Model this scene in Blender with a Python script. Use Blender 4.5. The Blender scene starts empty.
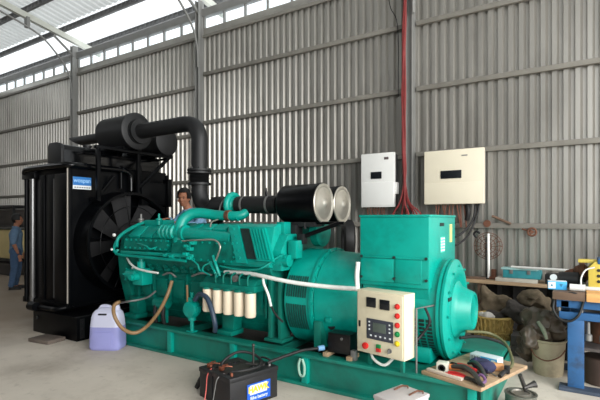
import bpy, bmesh, math, random
from mathutils import Vector, Matrix
random.seed(7)
R = math.radians
PI = math.pi
scn = bpy.context.scene
COL = scn.collection

# ------------------------------------------------------------------ camera, sky, exposure
H = 1.5
YAW = 32.4
cam = bpy.data.cameras.new('camera')
cam.sensor_width = 36; cam.lens = 27.0; cam.shift_y = 20/600
cam.clip_start = .05
cam_o = bpy.data.objects.new('camera', cam); COL.objects.link(cam_o)
cam_o.location = (0, 0, H); cam_o.rotation_euler = (R(90), 0, R(YAW))
scn.camera = cam_o

world = bpy.data.worlds.new('overcast_sky'); scn.world = world; world.use_nodes = True
wn = world.node_tree.nodes; wl = world.node_tree.links
bg = wn['Background']
bg.inputs[0].default_value = (.93, .97, 1.0, 1); bg.inputs[1].default_value = 1.4
scn.view_settings.view_transform = 'Standard'; scn.view_settings.look = 'None'
scn.view_settings.gamma = 1; scn.view_settings.use_curve_mapping = False
scn.view_settings.exposure = 0.68

# area lamp added out of view at right for daylight from front-right openings
la = bpy.data.lights.new('side_daylight_lamp', 'AREA'); la.shape = 'RECTANGLE'; la.size = 7; la.size_y = 4.5
la.energy = 620; la.color = (1, .98, .95)
lo = bpy.data.objects.new('side_daylight_lamp', la); COL.objects.link(lo)
lo.location = (5.6, .8, 3.2)
lo.rotation_euler = (Vector((-2.0, 5.0, 1.2)) - Vector(lo.location)).to_track_quat('-Z', 'Y').to_euler()

# ------------------------------------------------------------------ helpers
SY, CY = math.sin(R(YAW)), math.cos(R(YAW))
def at(px, py, Y):
    """place on the plane Y seen along a line of sight of the survey photograph"""
    u = (px-300)/450.0
    t = Y/(CY + SY*u)
    return Vector((t*(-SY + CY*u), Y, H + (220-py)/450.0*t))
def gnd(px, py, z=0.0):
    t = 450*(H-z)/(py-220.0); u = (px-300)/450.0
    return Vector((t*(-SY+CY*u), t*(CY+SY*u), z))

def lin(c):
    return tuple((x/255/12.92 if x/255 <= .04045 else ((x/255+.055)/1.055)**2.4) for x in c)
MATS = {}
def M(name, rgb, rough=.5, metal=0.0, var=0.0, scale=6.0, dirt=None, dirt_amt=.35, dirt_scale=3.0, bump=0.0, bscale=40.0, spec=.5, coat=0.0, stretch=None):
    if name in MATS: return MATS[name]
    m = bpy.data.materials.new(name); m.use_nodes = True
    nt = m.node_tree; n = nt.nodes; l = nt.links
    b = n['Principled BSDF']
    c = lin(rgb)
    b.inputs['Roughness'].default_value = rough; b.inputs['Metallic'].default_value = metal
    b.inputs['Specular IOR Level'].default_value = spec; b.inputs['Coat Weight'].default_value = coat
    tc = n.new('ShaderNodeTexCoord'); src = tc.outputs['Object']
    if stretch:
        mp = n.new('ShaderNodeMapping'); mp.inputs['Scale'].default_value = stretch
        l.new(src, mp.inputs[0]); src = mp.outputs[0]
    base = n.new('ShaderNodeRGB'); base.outputs[0].default_value = (*c, 1); out = base.outputs[0]
    if var > 0:
        t = n.new('ShaderNodeTexNoise'); t.inputs['Scale'].default_value = scale; t.inputs['Detail'].default_value = 6
        l.new(src, t.inputs['Vector'])
        mr = n.new('ShaderNodeMapRange'); mr.inputs[1].default_value = .3; mr.inputs[2].default_value = .7
        mr.inputs[3].default_value = 1-var; mr.inputs[4].default_value = 1+var
        l.new(t.outputs[0], mr.inputs[0])
        mx = n.new('ShaderNodeVectorMath'); mx.operation = 'SCALE'
        l.new(out, mx.inputs[0]); l.new(mr.outputs[0], mx.inputs['Scale']); out = mx.outputs[0]
    if dirt:
        t2 = n.new('ShaderNodeTexNoise'); t2.inputs['Scale'].default_value = dirt_scale; t2.inputs['Detail'].default_value = 9
        t2.inputs['Roughness'].default_value = .65
        l.new(src, t2.inputs['Vector'])
        m2 = n.new('ShaderNodeMapRange'); m2.inputs[1].default_value = .48; m2.inputs[2].default_value = .72
        m2.inputs[3].default_value = 0; m2.inputs[4].default_value = dirt_amt
        l.new(t2.outputs[0], m2.inputs[0])
        mix = n.new('ShaderNodeMix'); mix.data_type = 'RGBA'
        l.new(m2.outputs[0], mix.inputs[0]); l.new(out, mix.inputs[6]); mix.inputs[7].default_value = (*lin(dirt), 1)
        out = mix.outputs[2]
    l.new(out, b.inputs['Base Color'])
    if bump > 0:
        t3 = n.new('ShaderNodeTexNoise'); t3.inputs['Scale'].default_value = bscale; t3.inputs['Detail'].default_value = 5
        l.new(src, t3.inputs['Vector'])
        bp = n.new('ShaderNodeBump'); bp.inputs['Strength'].default_value = bump; bp.inputs['Distance'].default_value = .01
        l.new(t3.outputs[0], bp.inputs['Height']); l.new(bp.outputs[0], b.inputs['Normal'])
    MATS[name] = m
    return m

class MB:
    def __init__(s): s.bm = bmesh.new()
    def _merge(s, bm2):
        me = bpy.data.meshes.new('tmp'); bm2.to_mesh(me); bm2.free()
        s.bm.from_mesh(me); bpy.data.meshes.remove(me)
    def box(s, lo, hi, bev=0.0, rot=None, piv=None, seg=2):
        b = bmesh.new(); bmesh.ops.create_cube(b, size=1)
        lo = Vector(lo); hi = Vector(hi); c = (lo+hi)/2; d = hi-lo
        for v in b.verts: v.co = Vector((v.co.x*d.x, v.co.y*d.y, v.co.z*d.z))
        if bev > 0: bmesh.ops.bevel(b, geom=list(b.edges), offset=min(bev, min(abs(d.x), abs(d.y), abs(d.z))*.45), segments=seg, affect='EDGES', profile=.6)
        for v in b.verts: v.co += c
        if rot:
            pv = Vector(piv) if piv else c
            b.transform(Matrix.Translation(pv) @ rot.to_4x4() @ Matrix.Translation(-pv))
        s._merge(b); return s
    def prism(s, pts, axis, a, bb, bev=0.0):
        """polygon extruded along an axis: axis X -> pts are (y,z), Y -> (x,z), Z -> (x,y)"""
        b = bmesh.new()
        def mk(p, q):
            return {'X': (q, p[0], p[1]), 'Y': (p[0], q, p[1]), 'Z': (p[0], p[1], q)}[axis]
        v0 = [b.verts.new(mk(p, a)) for p in pts]; v1 = [b.verts.new(mk(p, bb)) for p in pts]
        n = len(pts)
        b.faces.new(v0); b.faces.new(v1[::-1])
        for i in range(n): b.faces.new((v0[i], v1[i], v1[(i+1) % n], v0[(i+1) % n]))
        bmesh.ops.recalc_face_normals(b, faces=b.faces)
        if bev > 0: bmesh.ops.bevel(b, geom=list(b.edges), offset=bev, segments=2, affect='EDGES', profile=.6)
        s._merge(b); return s
    def tube(s, pts, r, n=12, smooth=True, closed=False, caps=True, sub=6):
        P = [Vector(p) for p in pts]
        if smooth and len(P) > 2:
            Q = []
            m = len(P)
            rng = range(m if closed else m-1)
            for i in rng:
                if closed: p0, p1, p2, p3 = P[i-1], P[i], P[(i+1) % m], P[(i+2) % m]
                else:
                    p1, p2 = P[i], P[i+1]
                    p0 = P[i-1] if i > 0 else p1*2-p2
                    p3 = P[i+2] if i+2 < m else p2*2-p1
                for k in range(sub):
                    t = k/sub
                    Q.append(.5*((2*p1)+(p2-p0)*t+(2*p0-5*p1+4*p2-p3)*t*t+(3*p1-p0-3*p2+p3)*t**3))
            if not closed: Q.append(P[-1])
            P = Q
        rr = r if isinstance(r, (list, tuple)) else None
        m = len(P); rings = []
        tan = []
        for i in range(m):
            if closed: d = P[(i+1) % m]-P[i-1]
            else: d = P[min(i+1, m-1)]-P[max(i-1, 0)]
            tan.append(d.normalized() if d.length > 1e-9 else Vector((0, 0, 1)))
        up = Vector((0, 0, 1)) if abs(tan[0].z) < .9 else Vector((1, 0, 0))
        nrm = (up - tan[0]*up.dot(tan[0])).normalized()
        for i in range(m):
            nrm = (nrm - tan[i]*nrm.dot(tan[i]))
            nrm = nrm.normalized() if nrm.length > 1e-6 else tan[i].orthogonal().normalized()
            bi = tan[i].cross(nrm)
            if rr:
                f = i/(m-1)*(len(rr)-1); k = min(int(f), len(rr)-2); rad = rr[k]+(rr[k+1]-rr[k])*(f-k)
            else: rad = r
            rings.append([s.bm.verts.new(P[i]+(nrm*math.cos(2*PI*j/n)+bi*math.sin(2*PI*j/n))*rad) for j in range(n)])
        for i in range(m if closed else m-1):
            a, b = rings[i], rings[(i+1) % m]
            for j in range(n):
                try: s.bm.faces.new((a[j], a[(j+1) % n], b[(j+1) % n], b[j]))
                except ValueError: pass
        if caps and not closed:
            s.bm.faces.new(rings[0][::-1]); s.bm.faces.new(rings[-1])
        return s
    def rod(s, a, b, r, n=12): return s.tube([a, b], r, n, smooth=False)
    def lathe(s, prof, c, axis='Z', n=32, cap=True, a0=0, a1=2*PI):
        """profile of (distance along axis, radius)"""
        c = Vector(c); full = abs(a1-a0-2*PI) < 1e-6
        A = {'X': (Vector((1,0,0)), Vector((0,1,0)), Vector((0,0,1))), 'Y': (Vector((0,1,0)), Vector((0,0,1)), Vector((1,0,0))), 'Z': (Vector((0,0,1)), Vector((1,0,0)), Vector((0,1,0)))}[axis] if isinstance(axis, str) else axis
        rings = []
        cnt = n if full else n+1
        for (d, r) in prof:
            rings.append([s.bm.verts.new(c+A[0]*d+(A[1]*math.cos(a0+(a1-a0)*j/n)+A[2]*math.sin(a0+(a1-a0)*j/n))*max(r, 1e-4)) for j in range(cnt)])
        for i in range(len(rings)-1):
            for j in range(n if full else n):
                k = (j+1) % cnt
                s.bm.faces.new((rings[i][j], rings[i][k], rings[i+1][k], rings[i+1][j]))
        if cap and full:
            s.bm.faces.new(rings[0][::-1]); s.bm.faces.new(rings[-1])
        return s
    def ball(s, c, r, sc=(1,1,1), n=16):
        b = bmesh.new(); bmesh.ops.create_uvsphere(b, u_segments=n, v_segments=max(8, n//2), radius=r)
        for v in b.verts: v.co = Vector((v.co.x*sc[0], v.co.y*sc[1], v.co.z*sc[2]))+Vector(c)
        s._merge(b); return s
    def bolt(s, c, d, r=.012, h=.012):
        d = Vector(d).normalized(); c = Vector(c)
        return s.tube([c-d*.002, c+d*h], r, 6, smooth=False)
    def xf(s, mat):
        s.bm.transform(mat); return s
    def wrinkle(s, amp, sc=5.0, seed=0.0):
        from mathutils import noise
        for v in s.bm.verts:
            v.co += noise.noise_vector(v.co*sc+Vector((seed, seed, seed)))*amp
        return s
    def build(s, name, mat, parent=None, world=True, angle=38):
        bmesh.ops.recalc_face_normals(s.bm, faces=s.bm.faces)
        me = bpy.data.meshes.new(name); s.bm.to_mesh(me); s.bm.free()
        me.materials.append(mat)
        for p in me.polygons: p.use_smooth = True
        me.set_sharp_from_angle(angle=R(angle))
        o = bpy.data.objects.new(name, me); COL.objects.link(o)
        if parent:
            o.parent = parent
            if world:
                me.transform(ROOT[parent.name].inverted())
            ROOT[o.name] = ROOT[parent.name]
        else: ROOT[o.name] = Matrix.Identity(4)
        return o
ROOT = {}
def thing(name, label, cat, loc=(0,0,0), rz=0.0, group=None):
    o = bpy.data.objects.new(name, None); COL.objects.link(o)
    o.location = loc; o.rotation_euler = (0, 0, rz); o.empty_display_size = .1
    ROOT[o.name] = Matrix.Translation(Vector(loc)) @ Matrix.Rotation(rz, 4, 'Z')
    o['label'] = label; o['category'] = cat
    if group: o['group'] = group
    return o
def tag(o, label, cat, group=None):
    o['label'] = label; o['category'] = cat
    if group: o['group'] = group
    # a one-mesh thing gets its origin at its base
    bb = [Vector(c) for c in o.bound_box]
    c = sum(bb, Vector())/8; c.z = min(b.z for b in bb)
    o.data.transform(Matrix.Translation(-c)); o.location = c; ROOT[o.name] = Matrix.Translation(c)
    return o
def struct(o): o['kind'] = 'structure'; return o
def text(name, body, size, mat, parent, mtx, depth=.0008, bold=0.0):
    cu = bpy.data.curves.new(name, 'FONT'); cu.body = body; cu.size = size; cu.extrude = depth
    cu.align_x = 'CENTER'; cu.align_y = 'CENTER'; cu.offset = bold
    t = bpy.data.objects.new('tmp_text', cu); COL.objects.link(t)
    dg = bpy.context.evaluated_depsgraph_get()
    me = bpy.data.meshes.new_from_object(t.evaluated_get(dg))
    bpy.data.objects.remove(t); bpy.data.curves.remove(cu)
    me.transform(mtx); me.transform(ROOT[parent.name].inverted())
    me.materials.clear(); me.materials.append(mat)
    o = bpy.data.objects.new(name, me); COL.objects.link(o); o.parent = parent
    ROOT[o.name] = ROOT[parent.name]
    return o
def frame(o, xdir, ydir):
    x = Vector(xdir).normalized(); y = Vector(ydir).normalized(); z = x.cross(y)
    m = Matrix((x, y, z)).transposed().to_4x4(); m.translation = Vector(o); return m

# ------------------------------------------------------------------ materials
GREEN = M('teal_enamel', (0, 150, 135), .36, 0, .07, 5, dirt=(8, 92, 82), dirt_amt=.45, dirt_scale=4, spec=.4)
GREEN2 = M('teal_cast_shaded', (0, 112, 98), .45, 0, .14, 7, dirt=(3, 46, 41), dirt_amt=.75, dirt_scale=5, bump=.15, bscale=60, spec=.3)  # darker copy of the teal, with the engine's shade put into the colour
GREENB = M('teal_base_paint', (2, 118, 102), .5, 0, .12, 4, dirt=(30, 66, 56), dirt_amt=.6, dirt_scale=3)
BLACK = M('black_paint', (5, 6, 8), .34, 0, .2, 5, spec=.12)
GLOSSB = M('glossy_black', (6, 7, 9), .14, 0, .1, 5, spec=.3)
BLACKM = M('matte_black_steel', (17, 18, 20), .55, 0, .15, 6)
RUBBER = M('black_rubber', (17, 17, 18), .6, 0, .2, 9)
BATT = M('black_polypropylene', (24, 24, 27), .5, 0, .2, 9, dirt=(80, 76, 70), dirt_amt=.25)
SILVER = M('zinc_steel', (172, 168, 158), .38, .75, .1, 12)
GREY = M('grey_metal', (120, 120, 118), .5, .5, .15, 8)
CREAM = M('cream_enamel', (222, 213, 184), .5, 0, .03, 6, dirt=(170, 155, 120), dirt_amt=.25, dirt_scale=6)
CREAMW = M('filter_cream', (232, 216, 190), .45, 0, .04, 8)
WHITE = M('white_plastic', (226, 226, 222), .45, 0, .02, 5)
OFFW = M('offwhite_plastic', (222, 214, 192), .45, 0, .02, 5)
LOOM = M('white_conduit', (222, 226, 220), .5, 0, .06, 20)
MESHG = M('dim_teal_grille', (6, 74, 66), .6, 0, .2, 20)
DARKG = M('dark_grille', (14, 40, 36), .6, 0, .2, 20)
SCREEN = M('dark_screen', (22, 26, 30), .25)
LCD = M('lcd_grey', (88, 100, 92), .3)
REDB = M('red_button', (205, 40, 36), .35)
GRNB = M('green_button', (20, 130, 70), .35)
YELB = M('yellow_button', (222, 196, 40), .35)
COPPER = M('copper_terminal', (132, 78, 58), .4, .6, .2, 30)
WOOD = M('weathered_wood', (168, 142, 112), .75, 0, .18, 5, dirt=(90, 72, 56), dirt_amt=.5, dirt_scale=6, stretch=(.4, 4, 4))
WOODO = M('fresh_orange_wood', (222, 166, 104), .7, 0, .12, 4, stretch=(.5, 5, 5))
WOODD = M('dark_old_wood', (104, 82, 66), .8, 0, .2, 5, dirt=(50, 42, 36), dirt_amt=.6, stretch=(.4, 4, 4))
BLUEP = M('blue_bench_paint', (42, 92, 142), .5, 0, .12, 5, dirt=(44, 54, 70), dirt_amt=.9, dirt_scale=6)
BURLAP = M('brown_sackcloth', (96, 84, 66), .9, 0, .25, 9, dirt=(52, 46, 40), dirt_amt=.6, bump=.5, bscale=60)
GRSACK = M('grey_dusty_cloth', (66, 61, 57), .9, 0, .25, 6, dirt=(36, 34, 33), dirt_amt=.6, bump=.4)
BAG = M('brown_plastic_bag', (78, 68, 55), .42, 0, .3, 7, dirt=(30, 27, 24), dirt_amt=.6)
BASKET = M('yellow_wicker', (176, 150, 84), .7, 0, .2, 14)
SKIN = M('skin', (168, 112, 84), .55, 0, .06, 20)
HAIR = M('black_hair', (14, 12, 12), .6, 0, .2, 60)
SHIRT = M('light_blue_shirt', (130, 172, 206), .85, 0, .08, 20)
SHIRT2 = M('blue_grey_shirt', (96, 124, 152), .85, 0, .08, 20)
JEANS = M('blue_jeans', (70, 96, 128), .9, 0, .12, 20)
SHOE = M('dark_shoe', (30, 28, 28), .6)
REDC = M('red_cable', (122, 46, 45), .5, 0, .15, 14)
BROWNC = M('brown_cable', (120, 76, 60), .55, 0, .15, 14)
BROWNH = M('brown_hose', (132, 104, 70), .45, 0, .12, 14)
BLUEH = M('blue_grey_hose', (44, 60, 78), .4)
YELLOW = M('yellow_enamel', (208, 186, 84), .45, 0, .06, 7)
BLUE = M('label_blue', (30, 92, 196), .4)
LBLUE = M('carton_blue', (52, 160, 214), .5)
STKBL = M('sticker_blue', (40, 112, 180), .4)
STKW = M('sticker_white', (218, 224, 226), .4)
LYEL = M('label_yellow', (246, 206, 40), .45)
PAPER = M('grey_paper', (176, 172, 160), .8, 0, .1, 14)
TEALC = M('teal_case', (44, 130, 138), .5, 0, .12, 12)
REDT = M('red_tool_grip', (198, 38, 40), .45)
ORANGE = M('orange_grip', (214, 122, 60), .5)
NAVY = M('navy_cloth', (44, 44, 76), .8, 0, .2, 20)
STEELG = M('greased_steel', (74, 72, 70), .4, .6, .25, 14)
RUST = M('rusty_iron', (110, 72, 54), .75, .3, .25, 14)
CREAMT = M('cream_sheet', (216, 196, 140), .7, 0, .1, 3)

def wall_mat():
    m = M('galvanised_sheet', (170, 167, 160), .36, .75, .07, 2.0, dirt=(126, 123, 116), dirt_amt=.5, dirt_scale=1.6, stretch=(1, 1, .35))
    return m
WALL = wall_mat()
STEELP = M('grey_girt_paint', (122, 119, 111), .6, 0, .1, 5, dirt=(96, 92, 84), dirt_amt=.4)
COLM = M('pale_column_paint', (128, 128, 125), .6, 0, .08, 4)
RAFT = M('pale_rafter_paint', (196, 198, 188), .6, 0, .05, 4)
PURL = M('grey_purlin_steel', (112, 112, 112), .6, .2, .1, 5)
def floor_mat():
    m = M('dusty_concrete', (202, 193, 180), .75, 0, .10, 1.6, dirt=(146, 134, 120), dirt_amt=.75, dirt_scale=.9, bump=.12, bscale=25)
    nt = m.node_tree; n = nt.nodes; l = nt.links
    b = n['Principled BSDF']; src = b.inputs['Base Color'].links[0].from_socket
    tc = n.new('ShaderNodeTexCoord')
    v = n.new('ShaderNodeTexNoise'); v.inputs['Scale'].default_value = 9; v.inputs['Detail'].default_value = 12; v.inputs['Roughness'].default_value = .75
    l.new(tc.outputs['Object'], v.inputs['Vector'])
    r = n.new('ShaderNodeMapRange'); r.inputs[1].default_value = .55; r.inputs[2].default_value = .75; r.inputs[3].default_value = 0; r.inputs[4].default_value = .45
    l.new(v.outputs[0], r.inputs[0])
    mx = n.new('ShaderNodeMix'); mx.data_type = 'RGBA'; mx.inputs[7].default_value = (*lin((112, 104, 94)), 1)
    l.new(r.outputs[0], mx.inputs[0]); l.new(src, mx.inputs[6])
    # brown trodden earth stain over the far end of the slab
    sp = n.new('ShaderNodeSeparateXYZ'); l.new(tc.outputs['Object'], sp.inputs[0])
    nz = n.new('ShaderNodeTexNoise'); nz.inputs['Scale'].default_value = .8; l.new(tc.outputs['Object'], nz.inputs['Vector'])
    ad = n.new('ShaderNodeMath'); ad.operation = 'MULTIPLY_ADD'; ad.inputs[1].default_value = 2.5
    l.new(nz.outputs[0], ad.inputs[0]); l.new(sp.outputs[0], ad.inputs[2])
    r2 = n.new('ShaderNodeMapRange'); r2.inputs[1].default_value = -4.6; r2.inputs[2].default_value = -6.2; r2.inputs[3].default_value = 0; r2.inputs[4].default_value = .8
    l.new(ad.outputs[0], r2.inputs[0])
    m3 = n.new('ShaderNodeMix'); m3.data_type = 'RGBA'; m3.inputs[7].default_value = (*lin((132, 114, 94)), 1)
    l.new(r2.outputs[0], m3.inputs[0]); l.new(mx.outputs[2], m3.inputs[6])
    l.new(m3.outputs[2], b.inputs['Base Color'])
    return m
def sheet_mat(name, rgb, trans):
    m = bpy.data.materials.new(name); m.use_nodes = True
    n = m.node_tree.nodes; l = m.node_tree.links
    n.remove(n['Principled BSDF']); o = n['Material Output']
    d = n.new('ShaderNodeBsdfDiffuse'); d.inputs[0].default_value = (*lin(rgb), 1)
    t = n.new('ShaderNodeBsdfTranslucent'); t.inputs[0].default_value = (*lin(rgb), 1)
    mx = n.new('ShaderNodeMixShader'); mx.inputs[0].default_value = trans
    l.new(d.outputs[0], mx.inputs[1]); l.new(t.outputs[0], mx.inputs[2]); l.new(mx.outputs[0], o.inputs[0])
    return m
FLOOR = floor_mat()
ROOFT = sheet_mat('frosted_roof_sheet', (216, 218, 216), .30)
ROOFB = sheet_mat('clear_skylight_sheet', (246, 248, 248), .62)
ROOFO = M('opaque_roof_sheet', (150, 150, 148), .5, .3)
def pane_mat():
    m = bpy.data.materials.new('pane_glass'); m.use_nodes = True
    n = m.node_tree.nodes; l = m.node_tree.links; n.remove(n['Principled BSDF']); o = n['Material Output']
    a = n.new('ShaderNodeBsdfTransparent'); a.inputs[0].default_value = (.93, .96, .97, 1)
    g = n.new('ShaderNodeBsdfGlossy'); g.inputs['Roughness'].default_value = .05
    mx = n.new('ShaderNodeMixShader'); mx.inputs[0].default_value = .06
    l.new(a.outputs[0], mx.inputs[1]); l.new(g.outputs[0], mx.inputs[2]); l.new(mx.outputs[0], o.inputs[0])
    return m
PANE = pane_mat()
def jug_mat():
    m = M('translucent_jug', (214, 216, 238), .35, 0, .03, 5)
    b = m.node_tree.nodes['Principled BSDF']
    b.inputs['Transmission Weight'].default_value = .15; b.inputs['Subsurface Weight'].default_value = .0
    return m
JUG = jug_mat()
JUGF = M('lavender_fluid', (150, 152, 206), .3, 0, .04, 5)

# ------------------------------------------------------------------ the shed
WY = 6.8
XL, XR = -17.0, 4.5
struct(MB().box((XL, -7, -.1), (XR+4, 7.6, 0)).build('floor', FLOOR))

def corr(x0, x1, z0, z1, pitch=.132, depth=.042, y=WY):
    mb = MB(); b = mb.bm
    xs = []
    n = int((x1-x0)/pitch)
    for i in range(n):
        x = x0+i*pitch
        xs += [(x, y), (x+.046, y), (x+.074, y+depth), (x+.116, y+depth), (x+.124, y+.0)]
    lo = [b.verts.new((x, yy, z0)) for x, yy in xs]; hi = [b.verts.new((x, yy, z1)) for x, yy in xs]
    for i in range(len(xs)-1): b.faces.new((lo[i], lo[i+1], hi[i+1], hi[i]))
    return mb
struct(corr(XL, XR, 0, 5.3).build('wall_back', WALL, angle=10))
# left end wall of the shed, far away
mb = MB(); b = mb.bm
ys = []
for i in range(70):
    y = -6.4+i*.19; ys += [(XL, y), (XL, y+.09), (XL-.03, y+.11), (XL-.03, y+.17)]
lo = [b.verts.new((x, y, 0)) for x, y in ys]; hi = [b.verts.new((x, y, 6.0)) for x, y in ys]
for i in range(len(ys)-1): b.faces.new((lo[i], lo[i+1], hi[i+1], hi[i]))
struct(mb.build('wall_left', WALL, angle=10))

struct(MB().box((XL, -6.1, 0), (0, -6.0, 7.9)).build('shade_wall_front', M('shade_wall_sheet', (96, 94, 90), .7)))  # unseen wall added across the front to darken the left side
# girts (horizontal rails) and columns
colx = [-11.2, -6.72, -2.26, 2.2]
gi = 1
def trim(mb, mat):
    global gi
    o = struct(mb.build('trim_%d' % gi, mat)); gi += 1; return o
for x0, x1, zs in [(XL, -11.28, (4.2, 3.15, 2.2, 1.2)), (-11.12, -6.80, (4.27, 3.27, 2.3, 1.25)), (-6.64, -2.34, (4.5, 3.5, 2.48, 1.43)), (-2.18, XR, (4.5, 3.5, 2.5, 1.42))]:
    for z in zs:
        trim(MB().box((x0, WY-.06, z-.035), (x1, WY-.003, z+.035), .004), STEELP)
for x in colx:
    m = MB()
    w = .052
    m.box((x-w, WY-.16, 0), (x-w+.012, WY-.005, 6.0)); m.box((x+w-.012, WY-.16, 0), (x+w, WY-.005, 6.0))
    m.box((x-w, WY-.09, 0), (x+w, WY-.078, 6.0))
    trim(m, COLM)
# flat band, eave strut and clerestory
trim(MB().box((XL, WY-.02, 5.28), (XR, WY+.04, 5.45), .004), WALL)
trim(MB().box((XL, WY-.05, 5.25), (XR, WY-.021, 5.31), .004), STEELP)
trim(MB().box((XL, WY-.06, 5.68), (XR, WY+.05, 5.84), .004), COLM)
for k in range(4):
    x0 = [XL, -11.13, -6.65, -2.19][k]; x1 = [-11.27, -6.79, -2.33, XR][k]
    w = MB().box((x0, WY+.005, 5.455), (x1, WY+.011, 5.675)).build('window_%d' % (k+1), PANE); struct(w)
    f = MB(); n = round((x1-x0)/.52)
    for i in range(n+1):
        x = x0+(x1-x0)*i/n; f.box((x-.018, WY-.02, 5.45), (x+.018, WY+.03, 5.68))
    f.build('mullion', COLM, w, world=False)
# roof
def rz(y): return 6.2+.17*(6.8-y)
def roofsheet(y0, y1, name, mat, pitch=.2):
    mb = MB(); b = mb.bm; xs = []
    for i in range(int((XR-XL+4)/pitch)):
        x = XL-1+i*pitch; xs += [(x, 0), (x+.1, 0), (x+.125, .03), (x+.175, .03)]
    a = [b.verts.new((x, y0, rz(y0)+d+.13)) for x, d in xs]; c = [b.verts.new((x, y1, rz(y1)+d+.13)) for x, d in xs]
    for i in range(len(xs)-1): b.faces.new((a[i], a[i+1], c[i+1], c[i]))
    return struct(mb.build(name, mat, angle=10))
roofsheet(6.35, 7.5, 'window_5', ROOFB)
roofsheet(3.6, 6.35, 'ceiling', ROOFT)
roofsheet(-6, 3.6, 'ceiling', ROOFO)
for y in (7.2, 6.42, 5.52, 4.6, 3.6, 2.6, 1.6, .6, -.6):
    m = MB(); z = rz(y)
    m.box((XL, y-.03, z), (XR, y+.03, z+.012)); m.box((XL, y-.03, z+.112), (XR, y+.03, z+.124)); m.box((XL, y-.004, z+.012), (XR, y+.004, z+.112))
    n = 0
    x = XL
    while x < XR and y > 3.4:
        m.box((x, y-.03, z+.01), (x+.03, y-.02, z+.114)); x += .16
    trim(m, PURL)
for x in colx:
    # rafter, strut and curved knee brace
    m = MB()
    y0, y1 = 7.45, -2.0
    m.prism([(y0, rz(y0)-.14), (y1, rz(y1)-.14), (y1, rz(y1)-.004), (y0, rz(y0)-.004)], 'X', x-.05, x+.05)
    trim(m, RAFT)
    ps = []
    for yy_, zz_ in ((6.60, 4.6), (6.58, 5.0), (6.45, 5.36), (6.19, 5.66), (5.86, 5.93), (5.46, 6.08), (4.93, 6.2), (4.3, 6.32), (3.6, 6.46)): ps.append((x+.08, yy_, zz_))
    trim(MB().tube(ps, .022, 10), COLM)
    trim(MB().box((x-.03, 5.5, rz(5.5)-.36), (x+.1, 5.57, rz(5.5)-.12)), COLM)
    trim(MB().rod((x, WY-.1, 5.75), (x, WY-.62, rz(6.2)-.19), .03, 8), COLM)

# ------------------------------------------------------------------ generator set
CYG = 4.115; SH = .71
gen = thing('generator_set', 'teal green diesel generator set on a long steel skid', 'generator', (-2.8, CYG, 0))
BF, BB, BX0, BX1, BZ = 3.44, 4.79, -5.2, -.62, .29
m = MB()
for (ya, yb, s) in ((BF, BF+.12, 1), (BB-.12, BB, -1)):
    m.box((BX0, ya, BZ-.03), (BX1, yb, BZ), .004); m.box((BX0, ya, 0), (BX1, yb, .03), .004)
    yw = ya+.05 if s == 1 else yb-.07
    m.box((BX0, yw, .03), (BX1, yw+.02, BZ-.03))
for x in (-5.1, -3.95, -2.6, -1.7, -.74):
    m.box((x-.06, BF+.07, .03), (x+.06, BB-.07, BZ-.04), .004)
m.box((-1.8, BF+.1, BZ-.05), (BX1, BB-.1, BZ-.02))
m.box((BX1-.02, BF, .0), (BX1, BB, BZ), .004)
skid = m.build('skid_frame', GREENB, gen)
for x in (-4.8, -3.91, -2.995, -2.14, -.70):
    MB().box((x-.032, BF+.005, .03), (x+.032, BF+.05, BZ-.03), .003).build('stiffener', GREEN, skid)
MB().box((-5.08, BF+.075, .16), (-1.8, BB-.075, .175)).build('shade_plate', M('skid_shade_dark', (22, 24, 23), .5, 0, .3, 6), skid)  # dark plate added to paint the shade between engine and skid rails
MB().box((-1.16, BB-.5, BZ), (-.62, BB, BZ+.03), .006).build('rail_plate', GREENB, skid)

# engine ---------------------------------------------------------------
EX0, EX1 = -4.88, -2.62
m = MB()
half = [(.0, .40), (.34, .40), (.40, .52), (.40, .86), (.47, .92), (.52, .97), (.55, 1.06), (.53, 1.27), (.36, 1.41), (.24, 1.41), (.18, 1.33), (0, 1.33)]
prof = [(CYG-a, z) for a, z in half]+[(CYG+a, z) for a, z in half[::-1][1:-1]]
m.prism(prof, 'X', EX0, EX1, .012)
# crankcase ribs and inspection doors
for i in range(8):
    x = EX0+.14+i*.285
    m.box((x-.012, CYG-.44, .5), (x+.012, CYG-.39, .87), .004)
eng = m.build('engine_block', GREEN2, gen)
m = MB()
for i in range(7):
    x = EX0+.282+i*.285
    m.box((x-.09, CYG-.425, .58), (x+.09, CYG-.395, .8), .01)
    for sx in (-.075, .075):
        for zz in (.6, .78): m.bolt((x+sx, CYG-.425, zz), (0, -1, 0), .009, .01)
m.build('crankcase_door', GREEN2, eng)
MB().prism([(CYG-.3, .32), (CYG+.3, .32), (CYG+.36, .42), (CYG-.36, .42)], 'X', EX0+.1, EX1-.1, .01).build('oil_sump', GREEN2, gen)
# front gear case with edge flange
m = MB()
gp = [(-.40, .42), (.40, .42), (.5, .8), (.52, 1.05), (.46, 1.3), (.3, 1.38), (-.3, 1.38), (-.46, 1.3), (-.52, 1.05), (-.5, .8)]
m.prism([(CYG+a, z) for a, z in gp], 'X', -5.03, EX0+.01, .015)
m.prism([(CYG+a*.9, .9+(z-.9)*.9) for a, z in gp], 'X', -5.10, -5.02, .015)
for a, z in gp:
    m.bolt((-5.03, CYG+a*.95, .9+(z-.9)*.95), (-1, 0, 0), .012)
gear = m.build('gear_case', GREEN2, gen)
MB().lathe([(0, .09), (-.12, .09), (-.12, .12), (-.2, .12), (-.2, .05), (-.33, .05)], (-5.09, CYG, 1.19), 'X', 24).build('fan_drive_pulley', BLACKM, gear)
# engine mounts and dark hoses at the mounts
for x in (-4.75, -3.2):
    MB().box((x-.1, CYG-.56, BZ), (x+.1, CYG-.36, BZ+.05), .006).box((x-.08, CYG-.5, BZ+.05), (x+.08, CYG-.36, .55), .01).build('engine_mount', GREEN2, gen)

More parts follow.
